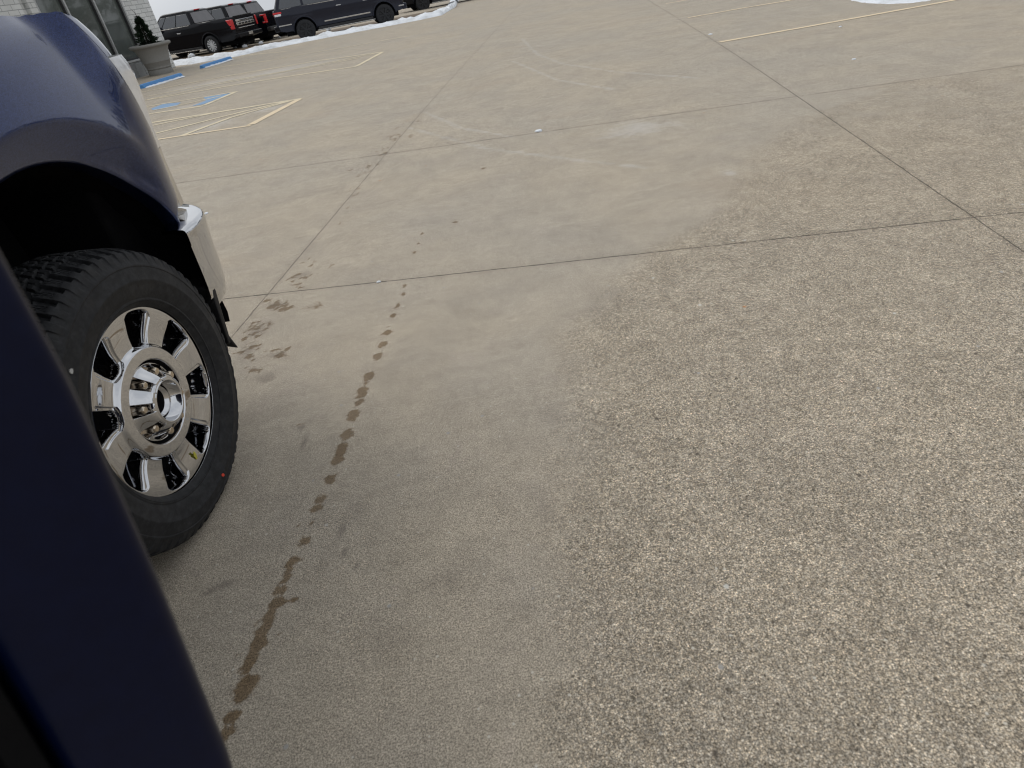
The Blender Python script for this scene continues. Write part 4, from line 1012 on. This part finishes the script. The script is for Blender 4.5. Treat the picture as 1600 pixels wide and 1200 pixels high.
# ------------------------------------------------------------------ ploughed snow along the parked row
def snowbank():
    front = [(200,116),(262,104),(300,100.5),(340,93),(372,88),(410,79),(450,71),(500,61),(560,49.5),(600,42),(650,32.5),(690,24),(712,11),(716,2),(726,-8),(735,-20)]
    ctrl = [G(*p) for p in front]; Pts = []
    for a, b in zip(ctrl, ctrl[1:]):
        n = max(1, int(np.linalg.norm(b-a)/.16)); Pts += [a+(b-a)*k/n for k in range(n)]
    P = []
    for i, p in enumerate(Pts):
        row = []; dirv = np.array([-.10, 1.0]); base = .12+.08*mnoise.noise(Vector((i*.11, 3, 0)))+.05*mnoise.noise(Vector((i*.5, 7, 0)))
        sh = .14*mnoise.noise(Vector((i*.45, 0, 0)))+.05*mnoise.noise(Vector((i*1.7, 0, 5)))
        for s_ in [0, .03, .07, .12, .18, .26, .36, .48, .62, .78, .95, 1.1, 1.25, 1.4, 1.6, 1.85, 2.1, 2.4, 2.7, 3.1, 3.6, 4.2]:
            q = p[:2]+dirv*(s_+sh*(1 if s_ < 1 else 0)); z = zg(q[1])
            h = (base+.10*max(0, mnoise.noise(Vector((q[0]*1.3, 9, q[1]*.7)))))*(sst(0, .16, s_)*.45+.55*sst(.1, .5, s_))*(1-sst(.55, 1.3, s_)); h += .055*mnoise.noise(Vector((q[0]*3.1, q[1]*3.1, 0)))*sst(0, .2, s_)+.035*mnoise.noise(Vector((q[0]*9, q[1]*9, 0)))*sst(0, .1, s_)
            thin = .055+.09*mnoise.noise(Vector((q[0]*1.6, q[1]*1.6, 4)))-.03*sst(2.2, 4, s_)
            row.append((q[0], q[1], z+(max(h, .003) if 0 < s_ < 1.2 else (-.02 if s_ in (0, 4.2) else max(-.02, thin)))))
        P.append(row)
    o = grid('snow_bank', P, M['snow'], None, flip=True); tag(o, kind='stuff', label='ridge of white ploughed snow lying under the parked vehicles', cat='snow')
snowbank()
def snowpatch(name, pts, h, seed):
    C_ = [G(*p)[:2] for p in pts]; c = sum(C_)/len(C_); P = []; n = len(C_)*10
    for i in range(n+1):
        k = (i % n)/10; a = C_[int(k) % len(C_)]; b = C_[(int(k)+1) % len(C_)]; e = a+(b-a)*(k-int(k)); e = c+(e-c)*(1+.10*mnoise.noise(Vector((i % n*.6, seed, 0)))) ; row = []
        for t in (1, .97, .9, .75, .5, .25, .01):
            q = c+(e-c)*t; row.append((q[0], q[1], zg(q[1])+(h*sst(1, .7, t)+.02*mnoise.noise(Vector((q[0]*5, q[1]*5, seed)))*sst(1, .8, t) if t < 1 else -.005)))
        P.append(row)
    o = grid(name, P, M['snow'], None, flip=False); return o
o = snowpatch('snow_patch', [(1328,1),(1352,5),(1385,6.5),(1425,5),(1455,1),(1468,-4),(1440,-12),(1370,-14),(1325,-8)], .015, 3); tag(o, kind='stuff', label='thin white patch of leftover snow between the yellow lines', cat='snow')
r_ = random.Random(21)
for k, (px, py, s_) in enumerate([(842,205,.035),(1110,54,.03),(592,441,.012),(322,334,.02),(1313,42,.02),(1334,93,.02)]):
    g = G(px, py); o = lump('snow_crumb', (0, 0, 0), s_, M['snow'], None, k, .35, 7); o.location = (g[0], g[1], g[2]+.003)
    tag(o, 'tiny white crumb of snow on the slab, ' + ['on the long middle joint', 'by the end of the far yellow line', 'beside the near joint left of centre', 'close to the chrome bumper', 'just below the near yellow line', 'farthest right on open slab'][k], 'snow crumb', 'crumbs of snow on the slab')
# loose clods of snow between and under the vehicles
clods = [(352,70,.10,'behind the silver wheel of the black pickup'),(368,70,.08,'below the tailgate of the nearest black pickup'),(383,69,.12,'largest below the tail of the nearest black pickup'),(408,64,.12,'under the second black pickup with the open lamp'),
 (437,54,.07,'ahead of the rear tyre of the dark grey vehicle'),(488,47,.10,'just right of the rear tyre of the dark grey vehicle'),(476,52,.09,'against the rear tyre of the dark grey vehicle'),(514,43,.12,'under the rear door of the dark grey vehicle'),
 (598,31,.07,'against the front tyre of the dark grey vehicle'),(552,40,.12,'under the front door of the dark grey vehicle'),(300,85,.17,'under the middle of the nearest black pickup'),(341,73,.05,'tiny, touching the silver wheel of the black pickup')]
for k, (px, py, s_, where) in enumerate(clods):
    g = G(px, py+5); o = lump('snow_clod', (0, 0, 0), s_, M['snow'], None, 40+k, .75, 7); o.location = (g[0], g[1], g[2]+s_*.3)
    tag(o, 'white clod of snow ' + where, 'snow clod', 'clods of snow under the parked vehicles')
# bare trees added unseen beyond the lot for dark reflections in paint and chrome
def added_reflection_trees():
    rr = random.Random(9); m_ = MB()
    for az0, az1, n in ((8, 97, 46), (-100, 6, 34)):
        for k in range(n):
            a = R(rr.uniform(az0, az1)); d = rr.uniform(75, 120); x, y = d*math.cos(a), d*math.sin(a); z = zg(y) if y > 0 else 0; h = rr.uniform(7, 13)
            m_.tube([(x, y, z-.2), (x+.1, y, z+h*.5), (x, y+.1, z+h*.9)], [.25, .16, .05], 5)
            for q in range(70):
                t = rr.uniform(.22, 1); rad = h*.32*math.sin(PI*min(1, t*.95)); th = rr.uniform(0, 2*PI); c = Vector((x+rad*math.cos(th)*rr.random(), y+rad*math.sin(th)*rr.random(), z+h*t))
                u = Vector((rr.gauss(0, 1), rr.gauss(0, 1), rr.gauss(0, 1))).normalized()*h*.055; v = u.orthogonal().normalized()*h*.05
                m_.add([c-u-v, c+u-v, c+u+v, c-u+v], [(0, 1, 2, 3)])
    tag(m_.build('added_reflection_trees', M['bark']), kind='stuff', label='unseen dark bare trees added beyond the lot for reflections in the truck', cat='trees')
added_reflection_trees()
